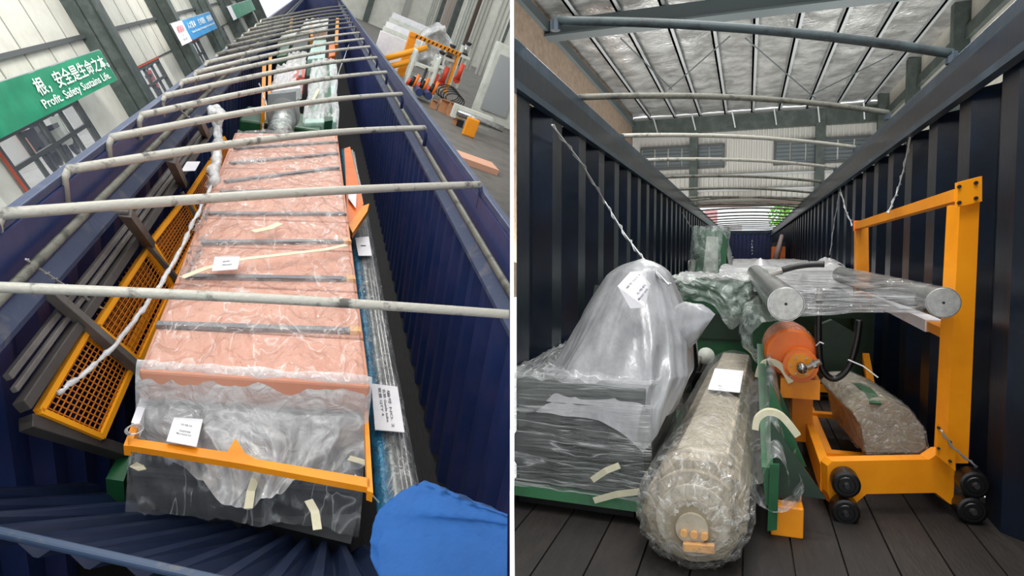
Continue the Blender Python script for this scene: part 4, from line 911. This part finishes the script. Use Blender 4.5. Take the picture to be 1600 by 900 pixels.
t.part('top_sheet', MB().hexa([A + V(-.09, .10, .19), A + V(.15, .10, .17), B + V(.15, 0, .17), B + V(-.09, 0, .19), A + V(-.08, .10, .232), A + V(.13, .10, .222), B + V(.13, 0, .222), B + V(-.08, 0, .232)]), kraftl, bevel=.01)
for k in range(4):   # concentric end layers
    r_ = .19 - .042 * k; yy = 2.68 - .02 * k
    t.part('end_layer', MB().tube([V(-.19, yy, RF + .215 - .01 * k), V(-.19, yy + .06, RF + .215 - .01 * k)], r_, 22), (kraft, kraftl)[k % 2])
t.part('core', MB().bar(V(-.22, 2.6, RF + .12), V(-.10, 2.6, RF + .13), .03, .03), tan)
for k in range(3): t.part('core', MB().tube([V(-.22 + .04 * k, 2.60, RF + .17), V(-.22 + .04 * k, 2.68, RF + .17)], .015, 8), tan)
def rollfilm(u, v):
    th = u * 2 * math.pi; c_ = A.lerp(B, max(v - .06, 0) / .94) if v >= .06 else A + V(0, -(.06 - v) / .06 * .16, -.01)
    r_ = .240 * (1 + .015 * crease(math.cos(th), math.sin(th), v * 9, 3)) + .018 * max(0, math.cos(th - 1.45)) ** 3
    if v < .06: r_ *= .35 + .65 * (v / .06) ** .5 ; r_ *= 1 + .2 * crease(math.cos(th) * 2, math.sin(th) * 2, v * 30, 2)
    x, z = math.cos(th) * r_, math.sin(th) * r_
    return c_ + V(x, 0, max(z, -.215))
t.part('film', MB().grid(70, 160, rollfilm), film_t, smooth=True, label='clear crinkled film')
P = [at(R, a, b, 2, RF + .475) for a, b in [(1106, 609), (1156, 614), (1162, 580), (1117, 576)]]
t2 = Thing(R, 'label_sheet', P[0], 'white printed label on top of the brown paper roll', 'label'); t2.part('page', MB().prism(P, (0, 0, .003)), paper)
for (a, b), (c_, d_) in (((1125, 604), (1147, 606)), ((1127, 598), (1148, 600)), ((1129, 592), (1150, 594)), ((1128, 586), (1146, 588))):
    A_ = at(R, a, b, 2, RF + .474); B_ = at(R, c_, d_, 2, RF + .474); t2.part('printed_line', MB().bar(A_, B_, .012, .001), darkl)

# --- low yellow beam and green bracket
single(R, 'yellow_beam', MB().box(.125, .262, 3.12, 5.6, RF, RF + .14), yellow, 'low orange yellow steel beam lying on the floor beside the paper roll', 'beam', bevel=.006)
t = Thing(R, 'green_bracket', (.12, 3.3, RF + .11), 'dark green steel bracket wrapped in film with two cream straps', 'bracket')
pl = [(1203, 828), (1215, 828), (1217, 700), (1212, 600), (1204, 560), (1190, 600), (1197, 700)]
t.part('web', MB().prism([at(R, 1199, 830, 1, 3.06), at(R, 1214, 828, 1, 3.06), at(R, 1218, 726, 1, 3.06), at(R, 1203, 726, 1, 3.06)], (0, .02, 0)), greenm)
yy0 = 2.93
t.part('spine', MB().hexa([V(.10, 3.08, RF + .15), V(.14, 3.08, RF + .15), V(.13, 4.7, RF + .15), V(.10, 4.7, RF + .15), V(.08, 3.10, -.98), V(.13, 3.10, -.98), V(.11, 4.5, -.60), V(.07, 4.5, -.60)]), greenm)
t.part('gusset', MB().prism([V(.12, 3.2, -1.13), V(.36, 3.2, -1.13), V(.12, 3.22, -.80)], (0, .03, 0)), greend)
t.part('gusset', MB().prism([V(.12, 3.5, -1.1), V(.30, 3.5, -1.08), V(.12, 3.52, -.66)], (0, .03, 0)), greenm)
t.part('gusset', MB().prism([V(.12, 4.1, -1.1), V(.30, 4.1, -1.08), V(.12, 4.12, -.64)], (0, .03, 0)), greenm)
t.part('foot', MB().box(.10, .25, 3.2, 4.6, -1.15, -1.13), greend)
def brf(u, v):
    th = u * 2 * math.pi; y = 3.05 + 1.6 * v; top = -.93 + .36 * v
    cz = (top + RF + .15) / 2; hz = (top - RF - .12) / 2
    wx = .10 + .0 * v
    k = 1 + .12 * crease(math.cos(th), math.sin(th), v * 3, 2)
    x = .14 + wx * math.cos(th) * k * (1.15 if math.sin(th) < 0 else .55); z = cz + hz * math.sin(th) * (1 + .04 * crease(th, v * 5, 0, 1.5))
    return V(x, y, z)
t.part('film', MB().grid(60, 60, brf), film_c, smooth=True)
for pts in ([(1184, 590), (1190, 572), (1205, 566), (1222, 575), (1236, 598)], [(1180, 672), (1184, 655), (1200, 645), (1222, 652), (1247, 682)]):
    yv = 4.2 if pts[0][1] < 600 else 3.3
    P0_ = [at(R, a, b, 1, yv) for a, b in pts]; P = []
    for i in range(4):
        p0, p1, p2, p3 = P0_[max(i - 1, 0)], P0_[i], P0_[i + 1], P0_[min(i + 2, 4)]
        for j in range(5):
            q = j / 5; P.append(.5 * ((2 * p1) + (p2 - p0) * q + (2 * p0 - 5 * p1 + 4 * p2 - p3) * q * q + (3 * p1 - p0 - 3 * p2 + p3) * q ** 3))
    P.append(P0_[-1])
    t.part('strap', ribbon(P, .035 if yv > 4 else .03, (0, 1, 0), .04), tape)

# --- yellow cart frame
t = Thing(R, 'yellow_frame_cart', (.75, 4.4, RF), 'tall orange yellow steel frame on black rollers along the right wall', 'cart')
pA, pB = at(R, 1310, 789, 1, 3.50), at(R, 1500, 789, 1, 3.68)
cn = (V(pB.x, pB.y, 0) - V(pA.x, pA.y, 0)).cross(V(0, 0, 1)).normalized(); cdir = V(cn.x, cn.y, 0) * (-1 if cn.y > 0 else 1)   # towards the viewer
def f1(px, py, y=3.5):
    return atp(R, px, py, V(pA.x, pA.y, 0) + V(0, y - 3.5, 0), cn)
def fr_(px, py, y=6.2): return at(R, px, py, 1, y)
t.part('front_beam', MB().prism([f1(1293, 728), f1(1300, 721), f1(1452, 718), f1(1470, 706), f1(1486, 706), f1(1492, 740), f1(1489, 790), f1(1482, 786), f1(1462, 770), f1(1354, 772), f1(1334, 789), f1(1300, 789), f1(1293, 770)], cdir * -.08), yellow)
P_ = [f1(1478, 724), f1(1513, 724), f1(1531, 310), f1(1500, 320)]
t.part('post', MB().prism(P_, cdir * -.10), yellow)
hp = t.part('head_plate', MB().prism([f1(1492, 286, 3.48), f1(1530, 276, 3.48), f1(1530, 315, 3.48), f1(1492, 324, 3.48)], cdir * .02), yellow)
for a, b in ((1498, 292), (1524, 286), (1498, 317), (1524, 310)): q_ = f1(a, b, 3.46); t.part('bolt', MB().tube([q_, q_ + V(0, -.015, 0)], .009, 8), black, hp)
gp = t.part('gusset_plate', MB().prism([f1(1462, 660, 3.44), f1(1490, 690, 3.44), f1(1490, 735, 3.44), f1(1462, 712, 3.44)], cdir * .015), yellow)
for a, b in ((1466, 668), (1484, 690), (1484, 720), (1466, 700)): q_ = f1(a, b, 3.42); t.part('bolt', MB().tube([q_, q_ + V(0, -.012, 0)], .007, 8), blackm, gp)
ry = 6.2
t.part('rear_post', MB().hexa([fr_(1337, 590), fr_(1360, 590), fr_(1360, 590) + V(0, .12, 0), fr_(1337, 590) + V(0, .12, 0), fr_(1338, 350), fr_(1357, 350), fr_(1357, 350) + V(0, .12, 0), fr_(1338, 350) + V(0, .12, 0)]), yellow)
t.part('top_bar', MB().bar(fr_(1340, 353), f1(1500, 305, 3.54), .055, .06), yellow)
t.part('end_cap', MB().prism([fr_(1333, 345), fr_(1344, 345), fr_(1344, 361), fr_(1333, 361)], (0, -.04, 0)), orange)
mbar = (fr_(1350, 458), f1(1490, 524, 3.56))
m_ = t.part('middle_bar', MB().bar(mbar[0], mbar[1], .07, .05), yellow)
t.part('wrapping', MB().bar(mbar[0].lerp(mbar[1], .25), mbar[0].lerp(mbar[1], .86), .085, .065), paper, m_)
zb_ = -1.03
t.part('side_rail', MB().hexa([V(.37, 3.55, -1.22), V(.42, 3.57, -1.22), V(.42, 6.3, -1.22), V(.37, 6.3, -1.22), V(.37, 3.55, -1.08), V(.42, 3.57, -1.08), V(.42, 6.3, -1.08), V(.37, 6.3, -1.08)]), yellow, bevel=.004)
t.part('side_rail', MB().box(.90, .96, 3.75, 6.3, -1.22, -1.08), yellow, bevel=.004)
t.part('inner_flange', MB().box(.42, .50, 3.62, 6.3, -1.22, -1.19), yellow)
t.part('rear_beam', MB().box(.37, .98, 6.15, 6.3, -1.22, -1.0), yellow)
for yy in (4.1, 5.1): t.part('tray_bar', MB().box(.42, .90, yy, yy + .08, -1.20, -1.17), yellow)
t.part('brace', MB().bar(V(.92, 5.5, -1.1), V(.95, 6.15, -.80), .05, .06), yellow)
for k, (px, py) in enumerate([(1310, 745), (1309, 787), (1504, 739), (1500, 778)]):
    c_ = f1(px, py + (6 if px > 1400 else 0)) + cdir * .07
    w_ = t.part('wheel', MB().tube([c_ + V(0, -.05, 0), c_ + V(0, -.045, 0), c_ + V(0, .045, 0), c_ + V(0, .05, 0)], [.052, .063, .063, .052], 28), black, smooth=False)
    t.part('hub', MB().tube([c_ + V(0, -.075, 0), c_ + V(0, -.05, 0)], [.012, .02], 14), blackm, w_)
    t.part('flange', MB().tube([c_ + V(0, -.052, 0), c_ + V(0, -.056, 0)], [.04, .036], 24), black, w_)
    t.part('axle', MB().tube([c_ + V(0, .05, 0), c_ + V(0, .12, 0)], .02, 10), blackm, w_)

# --- wrapped block on the cart
t = Thing(R, 'wrapped_block', (.78, 3.8, -1.16), 'film wrapped heavy block with a curved top resting in the yellow cart', 'block')
pf = [(1350, 711), (1342, 665), (1325, 640), (1345, 622), (1385, 620), (1425, 638), (1448, 670), (1453, 700), (1440, 711)]
P0 = [at(R, a, b, 1, 3.95) for a, b in pf]
P1 = [p_ + V(-.06 * 1.0, 1.0, -.02) for p_ in P0]
def blockpt(u, v, g=1.0, am=.03):
    n_ = len(P0); k = u * n_; i = int(k) % n_; f = k - int(k)
    a = P0[i].lerp(P0[(i + 1) % n_], f); b = P1[i].lerp(P1[(i + 1) % n_], f); c0 = sum(P0, Vector()) / n_; c1 = sum(P1, Vector()) / n_
    p_ = a.lerp(b, v); cc = c0.lerp(c1, v); e = 1 - .06 * (abs(v - .5) * 2) ** 6
    return cc + (p_ - cc) * (g * e * (1 + am * crease(p_.x, p_.y, p_.z, 6)))
marb = pm('stone_packing', '#8f8672', .6, 0, '#a99f88', 5, .4, .65, .3, 12)
m = MB().grid(54, 24, lambda u, v: blockpt(u, v, .97, .01)); m.add([blockpt(i / 27, 0, .97, .01) for i in range(27)], [tuple(range(27))]); m.add([blockpt(i / 27, 1, .97, .01) for i in range(27)], [tuple(range(27))])
t.part('core', m, marb, smooth=True)
m = MB().grid(90, 40, lambda u, v: blockpt(u, v, 1.02, .05)); m.grid(40, 10, lambda u, v: (sum(P0, Vector()) / len(P0)).lerp(blockpt(u, 0, 1.02, .05), v) + V(0, -.015 - .01 * crease(u * 3, v * 2, 0, 3), 0))
t.part('film', m, film_t, smooth=True)
st = [at(R, a, b, 1, yv) for (a, b), yv in zip([(1340, 600), (1352, 608), (1362, 618), (1368, 632)], [4.4, 4.2, 4.05, 3.92])]
t.part('strap', ribbon(st, .055, (0, -.7, .7), .012), greenm, label='short green strap')

# --- polished rollers with stretch film between
for k, (px, py, yv, r_, yb, lab) in enumerate([(1228, 475, 3.45, .086, 7.2, 'polished steel roller on the left, end face towards the viewer'), (1474, 473, 3.40, .071, 6.4, 'polished steel roller on the right, crossing the yellow post')]):
    c_ = at(R, px, py, 1, yv); e_ = V(c_.x - (.10 if k == 0 else .05), yb, c_.z + (.04 if k == 0 else .03))
    t = Thing(R, 'steel_roller', c_, lab, 'roller', 'film wrapped steel rollers')
    t.part('barrel', MB().tube([c_, c_.lerp(e_, .3), e_], r_, 56), steel, smooth=False)
    t.part('end_face', MB().tube([c_ + V(0, -.004, 0), c_], [r_ * .93, r_ * .97], 32), steelend)
    t.part('centre_hole', MB().tube([c_ + V(0, -.006, 0), c_], r_ * .09, 12), black)
    if k == 0: ca, ea = c_, e_
    else: cb, eb = c_, e_
def fsl(side):
    def g(u, v):
        a = ca.lerp(ea, v * .75 + .04); b = cb.lerp(eb, v * .75 + .06); r_ = .086 + (.071 - .086) * u
        p_ = a.lerp(b, u); sag = -.02 * math.sin(math.pi * u) * side
        return p_ + V(0, 0, side * (r_ + .002) + sag + .006 * crease(u * .6, v * 4, side, 3))
    return g
t = Thing(R, 'stretch_film', ca.lerp(cb, .5), 'clear stretch film wound round the two steel rollers', 'film')
t.part('upper_web', MB().grid(40, 40, fsl(1)), film_h, smooth=True); t.part('lower_web', MB().grid(40, 40, fsl(-1)), film_h, smooth=True)
t.part('front_web', MB().grid(50, 10, lambda u, v: (lambda a, b: a.lerp(b, v))(fsl(-1)(u, 0), fsl(1)(u, 0)) + V(0, -.004 - .008 * crease(u * 2, v * 3, 0, 2), 0)), film_h, smooth=True)
single(R, 'support_cradle', MB().box(.0, 1.0, 6.0, 6.2, -.55, -.37).box(.05, .2, 6.0, 6.2, RF, -.55).box(.85, 1.0, 6.0, 6.2, RF, -.55), greend, 'dark green cradle carrying the steel rollers', 'stand')

# --- orange motor
c_ = at(R, 1236, 553, 1, 4.3); 
t = Thing(R, 'orange_motor', c_ + V(0, 0, -.2), 'round orange drum motor with a silver shaft under the rollers', 'motor')
t.part('drum', MB().tube([c_ + V(0, .0, 0), c_ + V(0, .03, 0), c_ + V(0, .5, .0)], [.140, .155, .155], 40), orange)
c2 = at(R, 1251, 571, 1, 4.2)
t.part('flange', MB().tube([c2, c2 + V(0, .12, 0)], .10, 28), orange)
fl_ = t.part('flange_ring', MB().tube([c2 + V(0, -.012, 0), c2], .075, 28), yellow)
for k in range(6): t.part('bolt', MB().tube([c2 + V(.055 * math.cos(k * 1.047), -.02, .055 * math.sin(k * 1.047)), c2 + V(.055 * math.cos(k * 1.047), -.01, .055 * math.sin(k * 1.047))], .006, 8), steelend, fl_)
t.part('shaft', MB().tube([c2, c2 + V(-.0, -.14, -.0)], .026, 18), steel, smooth=True)
t.part('fitting', MB().tube([c2 + V(.03, -.08, 0), c2 + V(.10, -.09, .045)], .018, 8), steelend)
t.part('fitting', MB().tube([c2 + V(.06, -.085, .02), c2 + V(.075, -.087, .03)], .026, 6), steel)
t.part('film', MB().grid(50, 20, lambda u, v: c_ + V(math.cos(u * 6.283) * .162 * (1 + .04 * crease(math.cos(u * 6.28), math.sin(u * 6.28), v, 3)), -.02 + .5 * v, math.sin(u * 6.283) * .162 * (1 + .04 * crease(math.cos(u * 6.28), math.sin(u * 6.28), v, 3)))), film_t, smooth=True)
t.part('mount', MB().box(c_.x - .06, c_.x + .16, 4.22, 4.6, c_.z - .26, c_.z - .14), yellow)
t.part('mount_leg', MB().box(c_.x + .02, c_.x + .14, 4.4, 4.6, RF + .1, c_.z - .26), yellow)

# --- hoses
def hose(px, ys_, r, label):
    P = [at(R, a, b, 1, y_) for (a, b), y_ in zip(px, ys_)]; out = []
    for i in range(len(P) - 1):
        p0, p1, p2, p3 = P[max(i - 1, 0)], P[i], P[i + 1], P[min(i + 2, len(P) - 1)]
        for j in range(8):
            s = j / 8; out.append(.5 * ((2 * p1) + (p2 - p0) * s + (2 * p0 - 5 * p1 + 4 * p2 - p3) * s * s + (3 * p1 - p0 - 3 * p2 + p3) * s ** 3))
    out.append(P[-1]); t = Thing(R, 'rubber_hose', P[0], label, 'hose'); t.part('hose', MB().tube(out, r, 12), black, smooth=True)
    t.part('coupling', MB().tube([out[0], out[0] + (out[0] - out[2]).normalized() * r * 4], [r * 1.3, r * .8], 8), steelend); return out
o_ = hose([(1280, 470), (1279, 530), (1284, 575), (1303, 592), (1325, 575), (1338, 535), (1343, 500)], [4.25] * 7, .019, 'black rubber hose looping down in front of the yellow cart')
mbp = MB()
o_ = hose([(1222, 422), (1245, 416), (1270, 413), (1288, 413)], [4.4] * 4, .02, 'short black hose lying on the film over the rollers')
for a, b, lab in (((1275, 540), (1287, 537), 'white cable tie round the hose left of the loop'), ((1325, 562), (1372, 590), 'white cable tie with a long tail on the hose loop')):
    single(R, 'cable_tie', MB().tube([at(R, *a, 1, 4.21), at(R, (a[0] + b[0]) / 2, (a[1] + b[1]) / 2 - 4, 1, 4.19), at(R, *b, 1, 4.17)], .004, 6), paper, lab, 'cable tie')

# --- green machines behind
t = Thing(R, 'wrapped_green_machine', (-.25, 5.6, RF), 'dark green machine with milky film tied at its front, behind the paper roll', 'machine')
t.part('body', MB().box(-.60, .06, 6.1, 7.4, -1.0, -.28), greenm, bevel=.02)
t.part('leg', MB().box(-.58, -.46, 6.1, 6.3, RF, -1.0), greend); t.part('leg', MB().box(-.1, .04, 6.1, 6.3, RF, -1.0), greend)
t.part('roller', MB().tube([V(-.52, 5.9, -.98), V(-.38, 5.85, -.98)], .07, 16), steelend, smooth=True)
t.part('roller_end', MB().tube([at(R, 1103, 556, 1, 5.9), at(R, 1103, 556, 1, 6.05)], .075, 18), machw, smooth=True)
t.part('plate', MB().box(-.55, .02, 6.06, 6.1, -.78, -.55), greend)
def mf(u, v):
    x = -.66 + .76 * u; top = -.22 + .03 * math.sin(u * 9)
    bot = -.42 - .26 * math.exp(-((u - .72) / .16) ** 2)
    z = top + (bot - top) * v; y = 5.98 - .03 * v + .05 * crease(u * 2, v, 1, 2)
    return V(x, y, z + .02 * crease(u * 2, v, 5, 2))
t.part('hanging_film', MB().grid(60, 24, mf), film_g, smooth=True)
t.part('top_film', MB().grid(40, 30, lambda u, v: (-.66 + .78 * u, 5.95 + 1.6 * v, -.22 + .05 * crease(u * 2, v * 2, 7, 1.6))), film_m, smooth=True)
t = Thing(R, 'tall_wrapped_crate', (-.5, 9, RF), 'tall green machine with a white front panel in tinted film, at the back left', 'machine')
t.part('body', MB().prism([at(R, a, b, 1, 9) for a, b in [(1085, 432), (1134, 432), (1136, 375), (1128, 361), (1098, 359), (1091, 372)]], (0, .9, 0)), greenm)
t.part('front_panel', MB().prism([at(R, a, b, 1, 8.97) for a, b in [(1098, 428), (1122, 428), (1122, 370), (1104, 369)]], (0, .02, 0)), machw)
t.part('stand', MB().box(-.75, -.3, 9.1, 9.8, RF, -.3), greend)
t.part('film', MB().grid(60, 20, lambda u, v: (lambda q_: V(-.49 + (q_[0]) * .30 * (1 - .15 * v), 9.4 + q_[1] * .52, -.38 + .74 * v + .02 * nz(u * 9, v * 4)))(((math.cos(u * 6.283)) * (1 + .1 * crease(math.cos(u * 6.28), math.sin(u * 6.28), v, 2)), (math.sin(u * 6.283)) * (1 + .1 * crease(math.cos(u * 6.28), math.sin(u * 6.28), v, 2))))), film_g, smooth=True)
single(R, 'white_sheet', MB().grid(30, 30, lambda u, v: (-.36 + .17 * u + .04 * v, 9.0 + .8 * v, .28 - .68 * u ** 1.5 + .03 * crease(u * 2, v * 2, 5, 2))), silver2, 'white plastic sheet hanging off the right side of the tall green machine', 'plastic sheet', smooth=True)
t = Thing(R, 'green_roller_stand', (.4, 6, RF), 'dark green machine stand behind the orange motor', 'machine')
t.part('body', MB().box(.25, .95, 6.4, 7.4, -1.1, -.5), greend, bevel=.02); t.part('foot', MB().box(.3, .9, 6.5, 7.3, RF, -1.1), blackm)
t.part('upright', MB().box(.05, .3, 5.4, 5.6, -1.2, -.42), greenm)
t.part('bracket', MB().prism([at(R, a, b, 1, 5.2) for a, b in [(1275, 600), (1335, 600), (1335, 520), (1300, 500), (1275, 510)]], (0, .1, 0)), greend)
def bulb(u, v):
    th = u * 6.283; c_ = V(.17, 4.95, -.66).lerp(V(.12, 5.6, -.5), v); r_ = .24 * math.sin(math.pi * (.18 + .7 * v)) ** .5 * (1 + .14 * crease(math.cos(th), math.sin(th), v, 1.8))
    return c_ + V(math.cos(th) * r_ * .8, 0, math.sin(th) * r_)
t.part('film', MB().grid(60, 24, bulb), film_g, smooth=True)
# flat film covered load further back
t = Thing(R, 'film_covered_load', (.4, 10, RF), 'long low load covered with loose white film towards the far end', 'load')
t.part('body', MB().box(-.25, 1.0, 7.8, 17, RF, -.22), boxdark)
t.part('film', MB().grid(50, 120, lambda u, v: (-.30 + 1.36 * u, 7.6 + 9.6 * v, -.16 + .05 * crease(u * 2, v * 8, 3, 1.5) + .10 * math.exp(-((u - .86) / .14) ** 2 - ((v - .08) / .08) ** 2) - (.25 if v < .004 else 0))), silver2, smooth=True)
for k, (px, py, h_) in enumerate([(1188, 412, 12), (1296, 408, 8)]):
    y_ = 8.2; a = at(R, px, py, 1, y_)
    single(R, 'film_peak', MB().grid(20, 10, lambda u, v: a + V(math.cos(u * 6.283) * .13 * (1 - v) * (1 + .2 * nz(u * 6, v)), math.sin(u * 6.283) * .2 * (1 - v), -.03 + h_ * .0085 * v)), silver2, 'pointed fold of white film, %s' % ['left of the hose' , 'right of the hose'][k], 'film', smooth=True)
t = Thing(R, 'orange_drum', (.85, 20, RF), 'orange box with a pink wrapped strap at the far right end', 'box')
t.part('body', MB().box(.65, 1.02, 20, 20.6, -.9, .18), orange); t.part('top', MB().box(.68, 1.0, 20.02, 20.5, .18, .30), blackm); t.part('stand', MB().box(.68, 1.0, 20, 20.6, RF, -.9), blackm)
t.part('wrapped_post', MB().tube([V(.76, 19.9, -.2), V(.84, 19.9, .15), V(.92, 19.9, .52)], [.08, .07, .05], 8), pm('pink_film', '#d8c0bb', .4), smooth=True)
for k, (ya_, hh_, xx) in enumerate([(13, .1, -.8), (17, .15, -.7), (24, .0, -.3)]):
    single(R, 'far_crate', MB().box(xx - .3, xx + .35, ya_, ya_ + 1.6, RF, -.25 + hh_), (machw, silver2, boxdark)[k], '%s crate along the left side of the far load' % ['pale', 'film covered', 'dark'][k], 'crate', bevel=.02)
# white stencil marks on far wall
t = Thing(R, 'stencil_marks', (.05, RY - .03, 0), 'vertical column of small white stencilled letters on the far end wall', 'marking')
t.part('lettering', MB(), letter) if False else None
for k, ch in enumerate('OLIHJ'):
    t.part('lettering', text_mb(ch, (.18, RY - .02, .55 - k * .16), (1, 0, 0), (0, 0, 1), .07, .1, .01), letter, fix=False)
# lashing wires
wire_thing(R, [at(R, 862, 195, 0, -1.10), at(R, 905, 250, 0, -1.05), at(R, 945, 315, 0, -1.0), at(R, 975, 365, 1, 4.0), at(R, 1003, 402, 1, 3.75), at(R, 1045, 445, 1, 3.35)], .006, 'long twisted lashing wire from the left rail down to the silver cover')
wire_thing(R, [at(R, 1066, 332, 0, -1.12), at(R, 1090, 372, 0, -1.05)], .006, 'short lashing wire on the left wall behind the silver cover')
wire_thing(R, [at(R, 1425, 203, 0, 1.10), at(R, 1412, 265, 0, 1.08), at(R, 1402, 300, 0, 1.05), at(R, 1388, 333, 1, 4.4)], .005, 'lashing wire from the right rail to the yellow top bar')
wire_thing(R, [at(R, 1312, 292, 0, 1.10), at(R, 1322, 330, 0, 1.07), at(R, 1332, 352, 0, 1.04)], .006, 'lashing wire from the right rail to the orange bar end')
wire_thing(R, [at(R, 1312, 300, 0, 1.10), at(R, 1303, 350, 0, 1.08), at(R, 1297, 398, 0, 1.05)], .005, 'thin lashing wire hanging along the right wall behind the yellow frame')
wire_thing(R, [f1(1470, 672, 3.4), f1(1490, 700, 3.4), f1(1527, 730, 3.4)], .004, 'loose wire at the foot of the tall yellow post')
bpy.context.view_layer.update()
